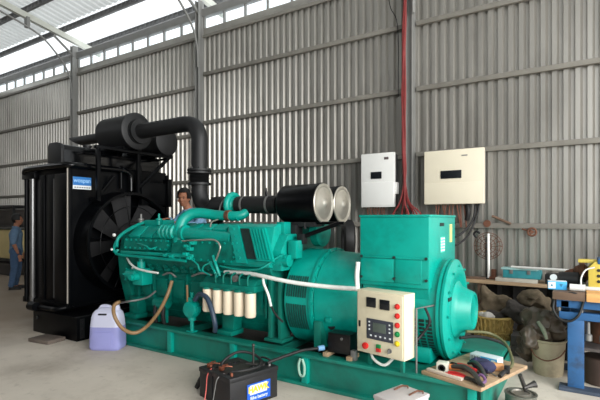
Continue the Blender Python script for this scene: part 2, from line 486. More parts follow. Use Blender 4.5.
# long lower ledge (head gasket rail) and bolted side covers of the near bank
fy = CYG-.552
m = MB()
m.box((-4.86, fy-.055, 1.085), (-3.62, fy+.02, 1.125), .012)
m.tube([(-4.94, fy-.03, 1.13), (-4.9, fy-.06, 1.075), (-4.3, fy-.065, 1.06), (-3.7, fy-.065, 1.05)], .018, 8)
m.build('head_rail', GREEN, eng)
def slab(x0, x1, za, zb, ya, yb, th, mat, name, nb, curve=False):
    m = MB()
    d = Vector((0, yb-ya, zb-za)).normalized(); nr = Vector((0, -d.z, d.y))
    L = math.hypot(yb-ya, zb-za)
    F = Matrix(((1, 0, 0), (0, d.y, nr.y), (0, d.z, nr.z))).to_4x4() if False else None
    def W(x, s, h): return Vector((x, ya, za))+d*s+nr*h
    pts = [(x0, 0), (x1-.06, 0), (x1, .06), (x1, L-.06), (x1-.06, L), (x0, L)]
    b = bmesh.new()
    v0 = [b.verts.new(W(x, s, -.005)) for x, s in pts]; v1 = [b.verts.new(W(x, s, th)) for x, s in pts]
    b.faces.new(v0); b.faces.new(v1[::-1])
    for i in range(len(pts)): b.faces.new((v0[i], v1[i], v1[(i+1) % len(pts)], v0[(i+1) % len(pts)]))
    bmesh.ops.recalc_face_normals(b, faces=b.faces)
    bmesh.ops.bevel(b, geom=list(b.edges), offset=.005, segments=2, affect='EDGES')
    m._merge(b)
    o = m.build(name, mat, eng)
    m = MB()
    for i in range(nb):
        x = x0+.05+(x1-x0-.1)*i/(nb-1)
        for s in (.022, L-.022): m.bolt(W(x, s, th), nr, .0125, .014)
    for s in (.07, .12): m.bolt(W(x1-.02, s, th), nr, .0125, .014)
    m.build('cover_bolts', GREEN, o)
    return o
slab(-4.84, -4.02, 1.135, 1.275, fy, fy+.02, .03, GREEN2, 'side_cover', 9)
slab(-3.98, -3.02, 1.045, 1.275, fy+.0, fy+.02, .035, GREEN2, 'side_cover', 9)
# sloping valve covers
for i in range(4):
    x = -4.78+i*.22
    MB().prism([(fy+.02, 1.275), (fy+.17, 1.395), (fy+.15, 1.43), (fy+.0, 1.31)], 'X', x, x+.2, .008).build('valve_cover', GREEN, eng)
for i in range(3):
    x = -3.86+i*.21
    MB().prism([(fy+.09, 1.34), (fy+.20, 1.40), (fy+.18, 1.46), (fy+.06, 1.40)], 'X', x, x+.19, .008).build('valve_cover', GREEN, eng)
# far bank valve covers
for i in range(8):
    x = -4.78+i*.26
    MB().prism([(2*CYG-fy-.02, 1.275), (2*CYG-fy-.2, 1.41), (2*CYG-fy-.17, 1.46), (2*CYG-fy, 1.33)], 'X', x, x+.23, .008).build('valve_cover', GREEN, eng)
# ribbed coupling at left of the elbow, elbow pipe across the top, intake manifold
m = MB()
pf = []
for k in range(4):
    pf += [(k*.065, .066), (k*.065+.012, .088), (k*.065+.042, .088), (k*.065+.052, .066)]
m.lathe(pf+[(.3, .066)], (-4.20, 3.595, 1.36), 'X', 24)
m.build('ribbed_coupling', GREEN, eng)
pipe = MB().tube([(-3.93, 3.61, 1.26), (-3.93, 3.62, 1.40), (-3.92, 3.66, 1.50), (-3.86, 3.72, 1.565), (-3.76, 3.77, 1.58), (-3.55, 3.83, 1.555), (-3.32, 3.87, 1.545), (-3.25, 3.9, 1.555), (-3.22, 3.95, 1.59)], [.066, .066, .06, .055, .05], 18).build('crossover_pipe', GREEN, eng)
MB().lathe([(0, .06), (0, .072), (.05, .072), (.05, .06)], (-3.93, 3.61, 1.25), 'Z', 20).build('pipe_flange', GREEN, pipe)
MB().lathe([(0, .05), (.0, .061), (.05, .061), (.05, .05)], (-3.42, 3.85, 1.55), 'X', 20).build('hose_clamp', RUST, pipe)
m = MB().tube([(-4.02, 3.61, 1.352), (-3.9, 3.61, 1.35), (-3.4, 3.61, 1.32), (-3.14, 3.62, 1.305)], [.078, .07, .066, .066], 18)
m.lathe([(0, .092), (.03, .092)], (-3.84, 3.61, 1.349), 'X', 20)
m.build('intake_manifold', GREEN, eng)
# aftercooler box with dark vent panel
pr = [(fy-.02, 1.03), (fy-.03, 1.09), (fy+.06, 1.43), (fy+.12, 1.46), (fy+.42, 1.46), (fy+.42, 1.0)]
af = MB().prism(pr, 'X', -3.2, -2.60, .012).build('aftercooler_box', GREEN, eng)
def AW(x, s, h):   # face coordinates on the sloping front
    a = Vector((0, fy-.03, 1.09)); b_ = Vector((0, fy+.06, 1.43)); d = (b_-a).normalized(); n = Vector((0, -d.z, d.y))
    p = a+d*s+n*h; p.x = x+.05+(.17-s)*.5; return p
def facebox(m, x0, x1, s0, s1, h0, h1):
    b = bmesh.new(); vs = []
    for h in (h0, h1): vs.append([b.verts.new(AW(x, s, h)) for x, s in ((x0, s0), (x1, s0), (x1, s1), (x0, s1))])
    b.faces.new(vs[0]); b.faces.new(vs[1][::-1])
    for i in range(4): b.faces.new((vs[0][i], vs[1][i], vs[1][(i+1) % 4], vs[0][(i+1) % 4]))
    bmesh.ops.recalc_face_normals(b, faces=b.faces); m._merge(b)
m = MB(); facebox(m, -3.13, -3.0, -.03, .36, 0, .03); facebox(m, -2.86, -2.66, .0, .34, 0, .035)
for i in range(5):
    facebox(m, -2.84+i*.036, -2.826+i*.036, .02, .32, .035, .05)
    m.bolt(AW(-3.07, .02+i*.075, .03), (0, -1, .25), .013)
m.build('cast_flange', GREEN, af)
m = MB(); facebox(m, -2.99, -2.865, .02, .33, 0, .015); m.build('vent_panel', DARKG, af)
# lumpy brackets behind the aftercooler, dark actuator and disc
m = MB().prism([(3.6, 1.0), (3.6, 1.2), (3.72, 1.36), (4.0, 1.36), (4.0, 1.0)], 'X', -2.72, -2.5, .012)
m.box((-2.66, 3.74, 1.34), (-2.56, 3.86, 1.48), .01); m.box((-2.48, 3.68, 1.12), (-2.38, 3.8, 1.3), .015)
m.lathe([(0, .06), (.1, .06)], (-2.54, 3.66, 1.1), 'X', 16)
for i in range(6): m.bolt((-2.68+i*.045, 3.598, 1.06+(i % 2)*.08), (0, -1, 0), .012)
m.build('rear_bracket', GREEN, eng)
MB().box((-2.72, 3.95, 1.42), (-2.5, 4.2, 1.58), .02).box((-2.62, 3.86, 1.3), (-2.5, 4.0, 1.45), .02).build('governor_actuator', BLACKM, eng)
MB().lathe([(0, .1), (.02, .16), (.1, .16), (.12, .1)], (-2.42, 4.12, 1.38), 'X', 24).build('vibration_damper', GREEN2, eng)
MB().box((-2.44, 3.78, 1.26), (-2.36, 3.86, 1.36), .008).build('sensor_box', BLACKM, eng)

# fuel pump cluster, primer pump, oil filters
m = MB()
m.lathe([(0, .07), (.16, .07), (.16, .09), (.2, .09), (.2, .05), (.28, .05)], (-4.76, 3.56, .83), 'X', 20)
m.box((-4.62, 3.5, .72), (-4.44, 3.66, .92), .015); m.lathe([(0, .05), (.1, .05), (.1, .03), (.15, .03)], (-4.53, 3.56, .9), 'Z', 16)
m.lathe([(0, .045), (-.07, .045), (-.07, .03), (-.1, .03)], (-4.53, 3.5, .82), 'Y', 16)
for a in range(6): m.bolt((-4.76, 3.56+.078*math.cos(a), .83+.078*math.sin(a)), (-1, 0, 0), .01)
m.build('fuel_pump', GREEN, eng)
MB().lathe([(0, .012), (0, .02), (.02, .02), (.025, .008), (.04, .008)], (-4.68, 3.56, .9), 'Z', 10).build('bleed_cap', WHITE, eng)
m = MB().lathe([(0, .07), (.18, .07), (.2, .05)], (-4.3, 3.6, .52), 'X', 18).box((-4.28, 3.58, .3), (-4.24, 3.62, .5)).box((-4.16, 3.58, .3), (-4.12, 3.62, .5))
m.build('lube_pump', GREEN2, eng)
MB().tube([(-4.26, 3.55, .5), (-4.26, 3.54, .4), (-4.26, 3.56, .3)], .022, 10).tube([(-4.12, 3.55, .5), (-4.12, 3.54, .4), (-4.12, 3.56, .3)], .022, 10).build('rubber_pipe', RUBBER, eng)
c = at(192, 309, 3.5)
m = MB()
m.lathe([(-.055, .05), (-.05, .085), (-.01, .1), (.01, .1), (.05, .085), (.055, .05)], c, 'Y', 20)
m.box((c.x-.03, 3.46, c.z+.08), (c.x+.04, 3.54, c.z+.13), .01); m.lathe([(0, .02), (.06, .02)], (c.x, 3.5, c.z+.12), 'Z', 10)
m.box((c.x-.12, 3.48, c.z-.03), (c.x-.06, 3.52, c.z+.0), .006); m.lathe([(-.12, .045), (-.08, .045), (-.08, .02)], c, 'Z', 12)
m.rod((c.x, 3.5, BZ), (c.x, 3.5, c.z-.08), .022, 10); m.box((c.x-.05, 3.46, BZ), (c.x+.05, 3.54, BZ+.012))
m.box((c.x+.07, 3.47, c.z-.02), (c.x+.11, 3.53, c.z+.04), .006)
m.build('priming_pump', GREEN, gen)
MB().rod(at(187, 285, 3.47), at(188, 309, 3.46), .012, 8).build('pump_handle', BROWNH, gen)
for i in range(5):
    x = -3.335+i*.141
    m = MB().lathe([(0, .04), (.004, .05), (.02, .056), (.235, .056), (.25, .052)], (x, 3.46, .545), 'Z', 24)
    f = m.build('oil_filter', CREAMW, gen)
m = MB().box((-3.42, 3.42, .795), (-2.69, 3.60, .855), .012).prism([(3.44, .85), (3.5, .91), (3.66, .91), (3.66, .85)], 'X', -3.40, -2.71, .008)
for i in range(5): m.lathe([(0, .06), (.02, .06)], (-3.335+i*.141, 3.46, .785), 'Z', 20)
for i in range(5):
    x = -3.2+i*.105; m.tube([(x, 3.43, .86), (x, 3.43, .93), (x, 3.47, .96), (x, 3.54, .96)], .009, 8)
m.box((-3.3, 3.58, .8), (-2.8, 3.72, .9), .01)
m.build('filter_head', GREEN2, gen)
MB().lathe([(0, .032), (.03, .036), (.04, .03)], (-2.95, 3.43, .915), 'Y', 16).build('pressure_tap', GREY, gen)
# thermostat caps and pipe linkage at the front of the near bank
for px in (141, 159):
    c = at(px, 221, 3.75)
    MB().lathe([(-.05, .03), (0, .03), (.01, .04), (.03, .04), (.035, .015), (.09, .012)], c, 'Z', 14).build('filler_cap', GREY if px == 141 else GREEN, eng)
m = MB().tube([(-4.98, fy-.02, 1.16), (-5.0, fy+.02, 1.27), (-4.9, fy+.1, 1.38), (-4.72, fy+.2, 1.47), (-4.6, fy+.26, 1.48)], .022, 10)
m.tube([(-4.99, fy-.05, 1.10), (-5.03, fy, 1.22), (-4.95, fy+.06, 1.33), (-4.8, fy+.14, 1.42)], .014, 8)
m.box((-4.7, 3.74, 1.42), (-4.35, 3.92, 1.5), .01)
m.build('coolant_pipe', GREEN, eng)
MB().ball((-5.03, fy-.02, 1.31), .022).ball((-5.02, fy-.06, 1.13), .016).build('vent_fitting', WHITE, eng)
# small lines on the covers
def wires(name, mat, paths, r, par=gen, n=8):
    for p in paths: o = MB().tube(p, r, n).build(name, mat, par)
    return o
yy = fy-.07
wires('white_sleeve', LOOM, [[at(127, 258, 3.58), at(130, 263, 3.52), at(136, 268, 3.49), at(146, 271, 3.49), at(158, 273, 3.51)]], .013)
wires('fuel_line', GREY, [[at(163, 275, 3.5), at(170, 273, 3.48), at(176, 277, 3.5)], [at(192, 276, 3.5), at(202, 273, 3.48), at(212, 275, 3.49)]], .011)
wires('injector_line', GREEN, [[at(137, 243, 3.54), at(146, 246, 3.5), at(150, 249, 3.5), at(157, 247, 3.54)], [at(187, 256, 3.51), at(197, 264, 3.49), at(200, 270, 3.49), at(210, 276, 3.5)],
      [at(212, 262, 3.5), at(204, 266, 3.48), at(203, 271, 3.48), at(210, 275, 3.48)], [at(220, 266, 3.5), at(235, 269, 3.48), at(250, 270, 3.48), at(262, 268, 3.48), at(275, 259, 3.56), at(284, 254, 3.6)]], .009)
wires('steel_line', SILVER, [[at(182, 241, 3.55), at(200, 240, 3.48), at(214, 240, 3.48), at(220, 246, 3.47), at(218, 255, 3.47), at(215, 262, 3.48)], [at(210, 229, 3.66), at(212, 222, 3.72), at(220, 219, 3.84)]], .009)
wires('support_tube', GREEN, [[at(213, 256, 3.5), at(216, 265, 3.46), at(220, 276, 3.48)], [at(210, 262, 3.5), at(215, 272, 3.46), at(217, 277, 3.48)]], .016)
for px, py in ((187, 246), (190, 249), (186, 254), (190, 258), (172, 256), (166, 255), (193, 243)):
    m = MB(); c = at(px, py, fy-.05); m.box(c-Vector((.03, .03, .02)), c+Vector((.03, .05, .02)), .008); m.lathe([(-.05, .014), (0, .014)], c, 'Y', 10)
    m.build('injector_fitting', GREEN, eng)
for i in range(14):
    x = -4.7+i*.14; m = MB()
    m.lathe([(0, .03), (-.03, .03), (-.03, .018), (-.05, .018)], (x, CYG-.49, .965), 'Y', 10)
    m.box((x-.05, CYG-.5, .90), (x+.03, CYG-.44, .94), .005)
    m.build('side_plug', GREEN2, eng)

# flywheel housing
m = MB().lathe([(-.02, .30), (0, .47), (.02, .49), (.3, .49), (.33, .475), (.33, .3)], (-2.5, CYG, SH), 'X', 56)
m.lathe([(0, .44), (0, .505), (.025, .505), (.025, .44)], (-2.2, CYG, SH), 'X', 56)
for k in range(24):
    a = 2*PI*k/24; m.bolt((-2.17, CYG+.49*math.cos(a), SH+.49*math.sin(a)), (1, 0, 0), .011)
fw = m.build('flywheel_housing', GREEN, gen)
for (a0, a1) in ((R(150), R(174)), (R(182), R(212))):
    m = MB(); n = 12
    for k in range(9):
        x = -2.46+k*.026
        m.lathe([(x, .492), (x, .497), (x+.016, .497), (x+.016, .492)], (0, CYG, SH), 'X', 10, cap=False, a0=a0, a1=a1)
    m.build('vent_grille', MESHG, fw)
m = MB().lathe([(0, .46), (.01, .475), (.36, .455), (.42, .43), (.46, .42)], (-2.17, CYG, SH), 'X', 56)
m.box((-2.04, CYG-.47, .55), (-1.98, CYG-.44, .6), .01)
m.build('adaptor_barrel', GREEN, gen)
MB().box((-2.70, CYG-.46, BZ), (-2.66, CYG-.3, .9), .004).box((-2.58, CYG-.46, BZ), (-2.54, CYG-.3, .9), .004).box((-2.72, CYG-.5, BZ), (-2.5, CYG-.3, BZ+.03), .004).build('housing_leg', GREENB, gen)
MB().box((-2.16, CYG-.47, BZ), (-2.08, CYG-.36, .55), .006).build('housing_leg', GREENB, gen)
MB().lathe([(0, .025), (0, .042), (.02, .042)], (-2.0, CYG-.42, .52), 'Y', 12).build('drain_plug', BLACKM, fw)

# alternator
m = MB().lathe([(0, .40), (.02, .42), (.66, .42), (.70, .41)], (-1.72, CYG, SH), 'X', 56)
m.box((-1.68, CYG-.34, BZ), (-1.1, CYG+.34, .42), .01)
alt = m.build('alternator_body', GREEN, gen)
m = MB()
for k in range(11):
    a = R(186+k*4.6)
    for q in range(5):
        x = -1.36+q*.062
        t = Vector((0, math.cos(a), math.sin(a)))
        p = Vector((x, CYG, SH))+t*.421
        m.lathe([(x, .419), (x, .426), (x+.045, .426), (x+.045, .419)], (0, CYG, SH), 'X', 2, cap=False, a0=a-.028, a1=a+.028)
m.build('air_louvre', DARKG, alt)
m = MB().lathe([(0, .40), (0, .445), (.022, .445), (.022, .425), (.035, .425), (.035, .44), (.055, .44), (.06, .42), (.075, .40), (.085, .36), (.085, .3), (.07, .28), (.07, .2)], (-1.03, CYG, SH), 'X', 64)
for k in range(12):
    a = 2*PI*k/12; m.bolt((-.945, CYG+.385*math.cos(a), SH+.385*math.sin(a)), (1, 0, 0), .011)
bell = m.build('end_bell', GREEN, alt)
m = MB().lathe([(0, .25), (.01, .25), (.03, .215), (.05, .20), (.14, .165), (.15, .155), (.15, .14), (.135, .135), (.135, .0)], (-.965, CYG, SH), 'X', 48)
m.build('exciter_hub', GREEN, alt)
MB().box((-.955, CYG-.36, SH+.12), (-.94, CYG-.27, SH+.15), .004).build('lifting_slot', DARKG, alt)
# terminal box
TX0, TX1, TY0, TY1, TZ = -1.70, -1.083, 3.68, 4.55, 1.545
m = MB().box((TX0, TY0, .93), (TX1, TY1, TZ-.02), .008).box((TX0-.008, TY0-.008, TZ-.02), (TX1+.008, TY1+.008, TZ), .006)
m.prism([(TY0+.02, .95), (TY1-.02, .95), (CYG+.38, .7), (CYG-.38, .7)], 'X', TX0+.02, TX1-.01)
tb = m.build('terminal_box', GREEN, gen)
for x0, x1 in ((TX0+.01, -1.385), (-1.37, TX1-.06)):
    MB().box((x0, TY0-.012, .965), (x1, TY0+.004, 1.165), .006).build('cover_plate', GREEN, tb)
MB().box((TX0, TY0-.01, 1.172), (TX1, TY0+.002, 1.188), .003).build('seam_strip', GREEN, tb)
m = MB()
for x in (TX0+.02, -1.378, TX1-.02):
    for z in (1.18, 1.0): m.bolt((x, TY0-.008, z), (0, -1, 0), .013, .012)
m.build('bolt_heads', DARKG, tb)
MB().box((TX1, 4.0, 1.445), (TX1+.006, 4.13, 1.475), .002).build('name_plate', DARKG, tb)
MB().box((TX1, 4.34, 1.29), (TX1+.004, 4.42, 1.46), .001).build('warning_strip', M('pale_yellow_sticker', (222, 222, 130), .5), tb)
st = MB().box((TX1, 4.02, 1.21), (TX1+.002, 4.17, 1.35), .0005).build('data_sticker', M('washed_teal_sticker', (70, 196, 170), .5), tb)
m = MB()
for r in range(5):
    for q in range(2): m.box((TX1+.002, 4.03+q*.072, 1.222+r*.026), (TX1+.004, 4.085+q*.072, 1.238+r*.026))
m.build('sticker_print', STKW, st)

# control panel, turned a little to the left on its post
cm = Matrix.Translation((-1.62, 3.448, .405)) @ Matrix.Rotation(R(-11.3), 4, 'Z')
CW, CH, CD = .449, .515, .16
cp = MB().box((0, 0, 0), (CW, CD, CH), .006).xf(cm).build('control_panel', CREAM, gen)
MB().box((.012, -.006, .012), (CW-.012, .004, CH-.012), .003).xf(cm).build('panel_door', CREAM, cp)
def fx(px): return (px-357)/47*CW
def fz(py, px):
    top = 290.8+(px-357)/47*1.6; bot = 352+(px-357)/47*8
    return CH*(1-(py-top)/(bot-top))
for px, py in ((372.5, 302.5), (386, 304)):
    x, z = fx(px), fz(py, px)
    g = MB().box((x-.045, -.016, z-.04), (x+.045, -.004, z+.04), .004).xf(cm).build('panel_meter', SCREEN, cp)
x, z = fx(381), fz(330, 381)
MB().box((x-.125, -.014, z-.083), (x+.125, -.004, z+.083), .006).xf(cm).build('controller', M('controller_grey', (62, 66, 76), .45), cp)
MB().box((x-.06, -.017, z-.018), (x+.062, -.013, z+.055), .002).xf(cm).build('controller_screen', LCD, cp)
for k in range(5): MB().box((x-.088+k*.045, -.018, z-.058), (x-.072+k*.045, -.013, z-.044), .002).xf(cm).build('key', STKW, cp)
for k in range(3):
    for sx in (-1, 1): MB().box((x+sx*.096-.007, -.018, z-.01+k*.03), (x+sx*.096+.007, -.013, z+.003+k*.03), .002).xf(cm).build('key', STKW, cp)
for py, mt in ((304.5, REDB), (314, REDB), (323.5, REDB), (332.5, GRNB), (342, YELB)):
    x, z = fx(398), fz(py, 398)
    MB().lathe([(0, .022), (-.008, .022), (-.008, .016), (-.022, .015), (-.026, .008)], (x, -.004, z), 'Y', 16).xf(cm).build('indicator_lamp', mt, cp)
x, z = fx(367.5), fz(346, 367.5)
MB().lathe([(0, .02), (-.018, .018), (-.018, .028), (-.032, .026), (-.036, .015)], (x, -.004, z), 'Y', 18).xf(cm).build('stop_button', REDB, cp)
x, z = fx(380), fz(348, 380)
MB().box((x-.02, -.02, z), (x+.02, -.004, z+.03), .003).xf(cm).build('start_button', GRNB, cp)
MB().box((x-.02, -.02, z-.03), (x+.02, -.004, z), .003).xf(cm).build('off_button', REDB, cp)
x, z = fx(391), fz(350, 391)
MB().lathe([(0, .018), (-.014, .018), (-.014, .004)], (x, -.004, z), 'Y', 14).box((x-.003, -.036, z-.018), (x+.003, -.014, z+.012)).xf(cm).build('key_switch', GREY, cp)
x, z = fx(360), fz(325, 360)
MB().box((x-.004, -.014, z-.02), (x+.012, -.004, z+.03), .003).xf(cm).build('door_lock', BLACKM, cp)
for dx in (.06, CW-.08): MB().box((dx, .07, -.12), (dx+.03, .1, .01), .003).xf(cm).build('panel_leg', GREENB, gen)
MB().tube([(-1.13, 3.5, BZ), (-1.13, 3.5, .80), (-1.05, 3.70, .80)], .008, 10, smooth=False).build('panel_stay', GREY, gen)
wires('panel_wire', LOOM, [[(-1.52, 3.5, .41), (-1.48, 3.47, .35), (-1.38, 3.46, .32), (-1.3, 3.5, .40)]], .012)
wires('panel_cable', RUBBER, [[(-1.10, 3.62, .80), (-1.06, 3.62, .68), (-1.12, 3.6, .57), (-1.16, 3.56, .52)]], .011)
# white wiring loom across the front
wires('wiring_loom', LOOM, [[at(225, 272, 3.55), at(245, 273, 3.5), at(262, 276, 3.46), at(280, 280, 3.46), at(300, 283.5, 3.5), at(330, 287, 3.55), at(357.5, 289, 3.52)],
      [at(357.5, 289, 3.56), at(357, 275, 3.58), at(358, 262, 3.6)]], .02, gen, 10)
wires('sender_sleeve', LOOM, [[at(263, 276, 3.46), at(264, 284, 3.45), at(268, 294, 3.45), at(271, 306, 3.48)]], .013)
wires('dark_cable', RUBBER, [[at(271, 306, 3.48), at(276, 315, 3.52), at(283, 322, 3.56)]], .01)

# turbo, exhaust outlet, air filters
tc = Vector((-3.46, 4.0, 1.675))
m = MB(); ring = [(tc.x, tc.y+.115*math.cos(a*PI/8), tc.z+.115*math.sin(a*PI/8)) for a in range(16)]
m.tube(ring, .038, 12, closed=True, sub=3); m.lathe([(-.06, .05), (-.04, .1), (.02, .1), (.05, .075), (.12, .075)], tc, 'X', 28)
m.tube([tc+Vector((0, -.02, -.12)), tc+Vector((.08, -.1, -.14)), tc+Vector((.2, -.13, -.14))], .045, 12)
m.build('turbocharger', GREEN, gen)
MB().lathe([(0, .06), (.03, .06), (.03, .04)], (-3.2, 3.95, 1.44), 'Z', 16).box((-3.27, 3.92, 1.34), (-3.12, 4.05, 1.45), .01).build('turbo_stand', GREEN2, gen)
m = MB().lathe([(0, .07), (.05, .12), (.18, .125), (.24, .09), (.3, .06)], (-3.84, 4.05, 1.66), 'X', 24)
m.tube([(-3.74, 4.05, 1.66), (-3.9, 4.07, 1.62), (-4.04, 4.1, 1.70), (-4.10, 4.1, 1.84), (-4.10, 4.1, 1.95)], .1, 18)
m.tube([(-3.74, 4.05, 1.6), (-3.8, 4.1, 1.5), (-3.85, 4.115, 1.38)], .07, 14)
m.build('turbine_housing', BLACKM, gen)
wires('drain_line', GREY, [[at(219, 212, 3.86), at(221, 204, 3.9), at(226, 197, 3.95)]], .009)
for k, (fyy, fxx) in enumerate(((4.0, -2.26), (4.45, -2.28))):
    z = 1.67
    f = MB().lathe([(-.50, .11), (-.48, .17), (-.44, .2), (-.03, .205), (-.03, .212), (0, .212), (0, .19)], (fxx, fyy, z), 'X', 48).build('air_filter', BLACK, gen)
    MB().lathe([(0, .2), (.012, .205), (.02, .198), (.02, .175), (.014, .165), (.02, .12), (.03, .1), (.03, .06), (.038, .045), (.045, .03), (.05, .0)], (fxx-.002, fyy, z), 'X', 48).build('end_cap', SILVER, f)
    MB().tube([(fxx-.55, fyy, z), (fxx-.75, fyy, z), (-3.38, fyy, z+.005)], .098, 24, smooth=False).build('intake_hose', RUBBER, f)
    for xx in (-3.28, -2.93):
        MB().lathe([(-.012, .098), (-.012, .104), (.012, .104), (.012, .098)], (xx, fyy, z), 'X', 28).build('hose_clamp', GREY, f)
    MB().lathe([(0, .01), (.02, .016), (.05, .016), (.05, .008), (.09, .008)], (-2.98, fyy, z+.095), 'Z', 10).build('restriction_gauge', BLACKM, f)
    MB().rod((-2.42, fyy-.09, z-.195), (-2.42, fyy-.09, 1.41), .015, 8).box((-2.75, fyy-.1, z-.24), (-2.3, fyy+.1, z-.19), .006).build('filter_bracket', BLACKM, f)
MB().rod((-2.05, 3.95, 1.47), (-2.44, 3.80, 1.31), .022, 8).rod((-2.3, 3.95, 1.47), (-2.0, 3.95, 1.47), .015, 8).build('brace_bar', BLACK, gen)

# ------------------------------------------------------------------ radiator
rad = thing('radiator', 'tall black radiator with round fan shroud on a black plinth', 'radiator', (-6.2, 4.1, 0))
RX0, RX1, RY0, RY1, RZ0, RZ1 = -6.73, -5.64, 3.3, 4.93, .36, 2.21
m = MB()
m.box((RX0, RY0+.03, RZ0), (RX1-.02, RY1-.03, RZ1-.08), .01)
m.build('radiator_core', BLACK, rad)
m = MB()
for x0, x1, d in ((RX0, RX0+.2, 0.0), (RX0+.37, RX0+.50, .005), (RX0+.52, RX0+.74, .02), (RX0+.77, RX1-.01, .0)):
    m.box((x0, RY0+d, RZ0), (x1, RY0+.05, RZ1-.1), .008)
m.box((RX0-.03, RY0-.01, RZ0-.02), (RX1, RY0+.06, RZ0+.06), .01)
m.box((RX0-.02, RY0-.03, RZ1-.14), (RX0+.32, RY0+.05, RZ1-.04), .012)
sp_ = m.build('side_panel', BLACK, rad)
for i in range(44): MB().box((RX0+.41, RY0-.001, RZ0+.12+i*.037), (RX0+.44, RY0+.012, RZ0+.135+i*.037)).build('perforation', BLACKM, sp_)
MB().tube([(RX0+.22, RY0-.0, RZ0), (RX0+.22, RY0-.0, RZ1-.14)], .035, 14, smooth=False).build('vertical_pipe', M('worn_black_pipe', (112, 112, 112), .22, .7), rad)
MB().tube([(RX0+.06, RY0-.0, RZ0), (RX0+.06, RY0-.0, RZ1-.06)], .03, 14, smooth=False).build('vertical_pipe', BLACK, rad)
MB().box((RX0+.742, RY0+.0, RZ0+.1), (RX0+.75, RY0+.03, RZ1-.16), .002).build('panel_edge', M('dull_edge', (70, 70, 70), .4, .3), rad)
MB().box((RX1-.012, RY0-.012, RZ0+.06), (RX1+.004, RY0+.004, RZ1), .002).build('edge_strip', M('bare_edge_steel', (176, 170, 160), .4, .3), rad)
# fan face plate with a round hole, shroud, fan
FC = Vector((RX1, 4.07, 1.19)); FR = .68
m = MB(); b = m.bm; n = 64
ins = []; outs = []
for k in range(n):
    a = 2*PI*k/n; c_, s_ = math.cos(a), math.sin(a)
    ins.append(Vector((0, FC.y+FR*c_, FC.z+FR*s_)))
    hy = (RY1-FC.y if c_ > 0 else FC.y-RY0); hz = (RZ1-FC.z if s_ > 0 else FC.z-RZ0)
    sc_ = min(hy/abs(c_) if abs(c_) > 1e-6 else 9, hz/abs(s_) if abs(s_) > 1e-6 else 9)
    outs.append(Vector((0, FC.y+sc_*c_, FC.z+sc_*s_)))
rs = []
for x in (RX1-.01, RX1+.01):
    rs.append(([b.verts.new((x, p.y, p.z)) for p in ins], [b.verts.new((x, p.y, p.z)) for p in outs]))
for k in range(n):
    j = (k+1) % n
    for I, O in rs: b.faces.new((I[k], I[j], O[j], O[k]))
    b.faces.new((rs[0][0][k], rs[0][0][j], rs[1][0][j], rs[1][0][k])); b.faces.new((rs[0][1][k], rs[0][1][j], rs[1][1][j], rs[1][1][k]))
m.box((RX1-.03, RY0, RZ0), (RX1+.03, RY0+.04, RZ1), .004); m.box((RX1-.03, RY1-.04, RZ0), (RX1+.03, RY1, RZ1), .004)
m.build('shroud_plate', BLACK, rad)
MB().lathe([(0, FR), (0, FR+.03), (.26, FR+.0), (.28, FR+.015), (.30, FR+.015), (.30, FR-.02), (0, FR-.01)], (RX1+.005, FC.y, FC.z), 'X', 64, cap=False).build('fan_shroud', BLACK, rad)
mb = MB(); mb.lathe([(0, .1), (.02, .12), (.12, .12), (.14, .06)], (RX1+.03, FC.y, FC.z), 'X', 24)
hub = mb.build('fan_hub', BLACKM, rad)
FANM = M('grey_fan_blade', (18, 18, 20), .8, 0)
for k in range(8):
    a = 2*PI*k/8+.2
    mm = MB(); b = mm.bm
    vs = []
    for x, tw in ((0, 0), (.008, 0)):
        vs.append([b.verts.new(p) for p in ((-.03+x, -.06, .1), (.03+x, .06, .1), (.075+x, .15, .64), (-.05+x, -.09, .64))])
    b.faces.new(vs[0]); b.faces.new(vs[1][::-1])
    for i in range(4): b.faces.new((vs[0][i], vs[1][i], vs[1][(i+1) % 4], vs[0][(i+1) % 4]))
    mm.xf(Matrix.Translation((RX1+.13, FC.y, FC.z)) @ Matrix.Rotation(a, 4, 'X'))
    mm.build('fan_blade', FANM, hub)
m = MB()
for k in range(5):
    a = 2*PI*k/5+.5; m.rod((RX1+.28, FC.y+.05*math.cos(a), FC.z+.05*math.sin(a)), (RX1+.28, FC.y+(FR+.02)*math.cos(a), FC.z+(FR+.02)*math.sin(a)), .008, 6)
for r_ in (.28, .5): m.tube([(RX1+.28, FC.y+r_*math.cos(2*PI*k/20), FC.z+r_*math.sin(2*PI*k/20)) for k in range(20)], .005, 6, closed=True, sub=2)
m.build('fan_guard', BLACK, rad)
# guard pipe round the top
zr = RZ1+.0
m = MB().tube([(RX0+.05, RY0-.02, zr-.06), (RX0+.12, RY0-.03, zr-.01), (RX0+.5, RY0-.03, zr), (RX1-.1, RY0-.03, zr), (RX1+.03, RY0, zr), (RX1+.05, RY0+.1, zr), (RX1+.05, 3.8, zr), (RX1+.05, 4.08, zr-.005), (RX1+.06, 4.19, zr-.06), (RX1+.06, 4.21, zr-.16), (RX1+.06, 4.21, 1.92)], .04, 14, sub=5)
m.build('guard_pipe', GLOSSB, rad)
m = MB().rod((RX1+.06, 4.36, 1.85), (RX1+.06, 4.36, 2.3), .03, 10).rod((RX1+.05, 4.05, 1.95), (RX1+.05, 4.05, RZ1), .02, 10)
m.build('pipe_post', BLACK, rad)
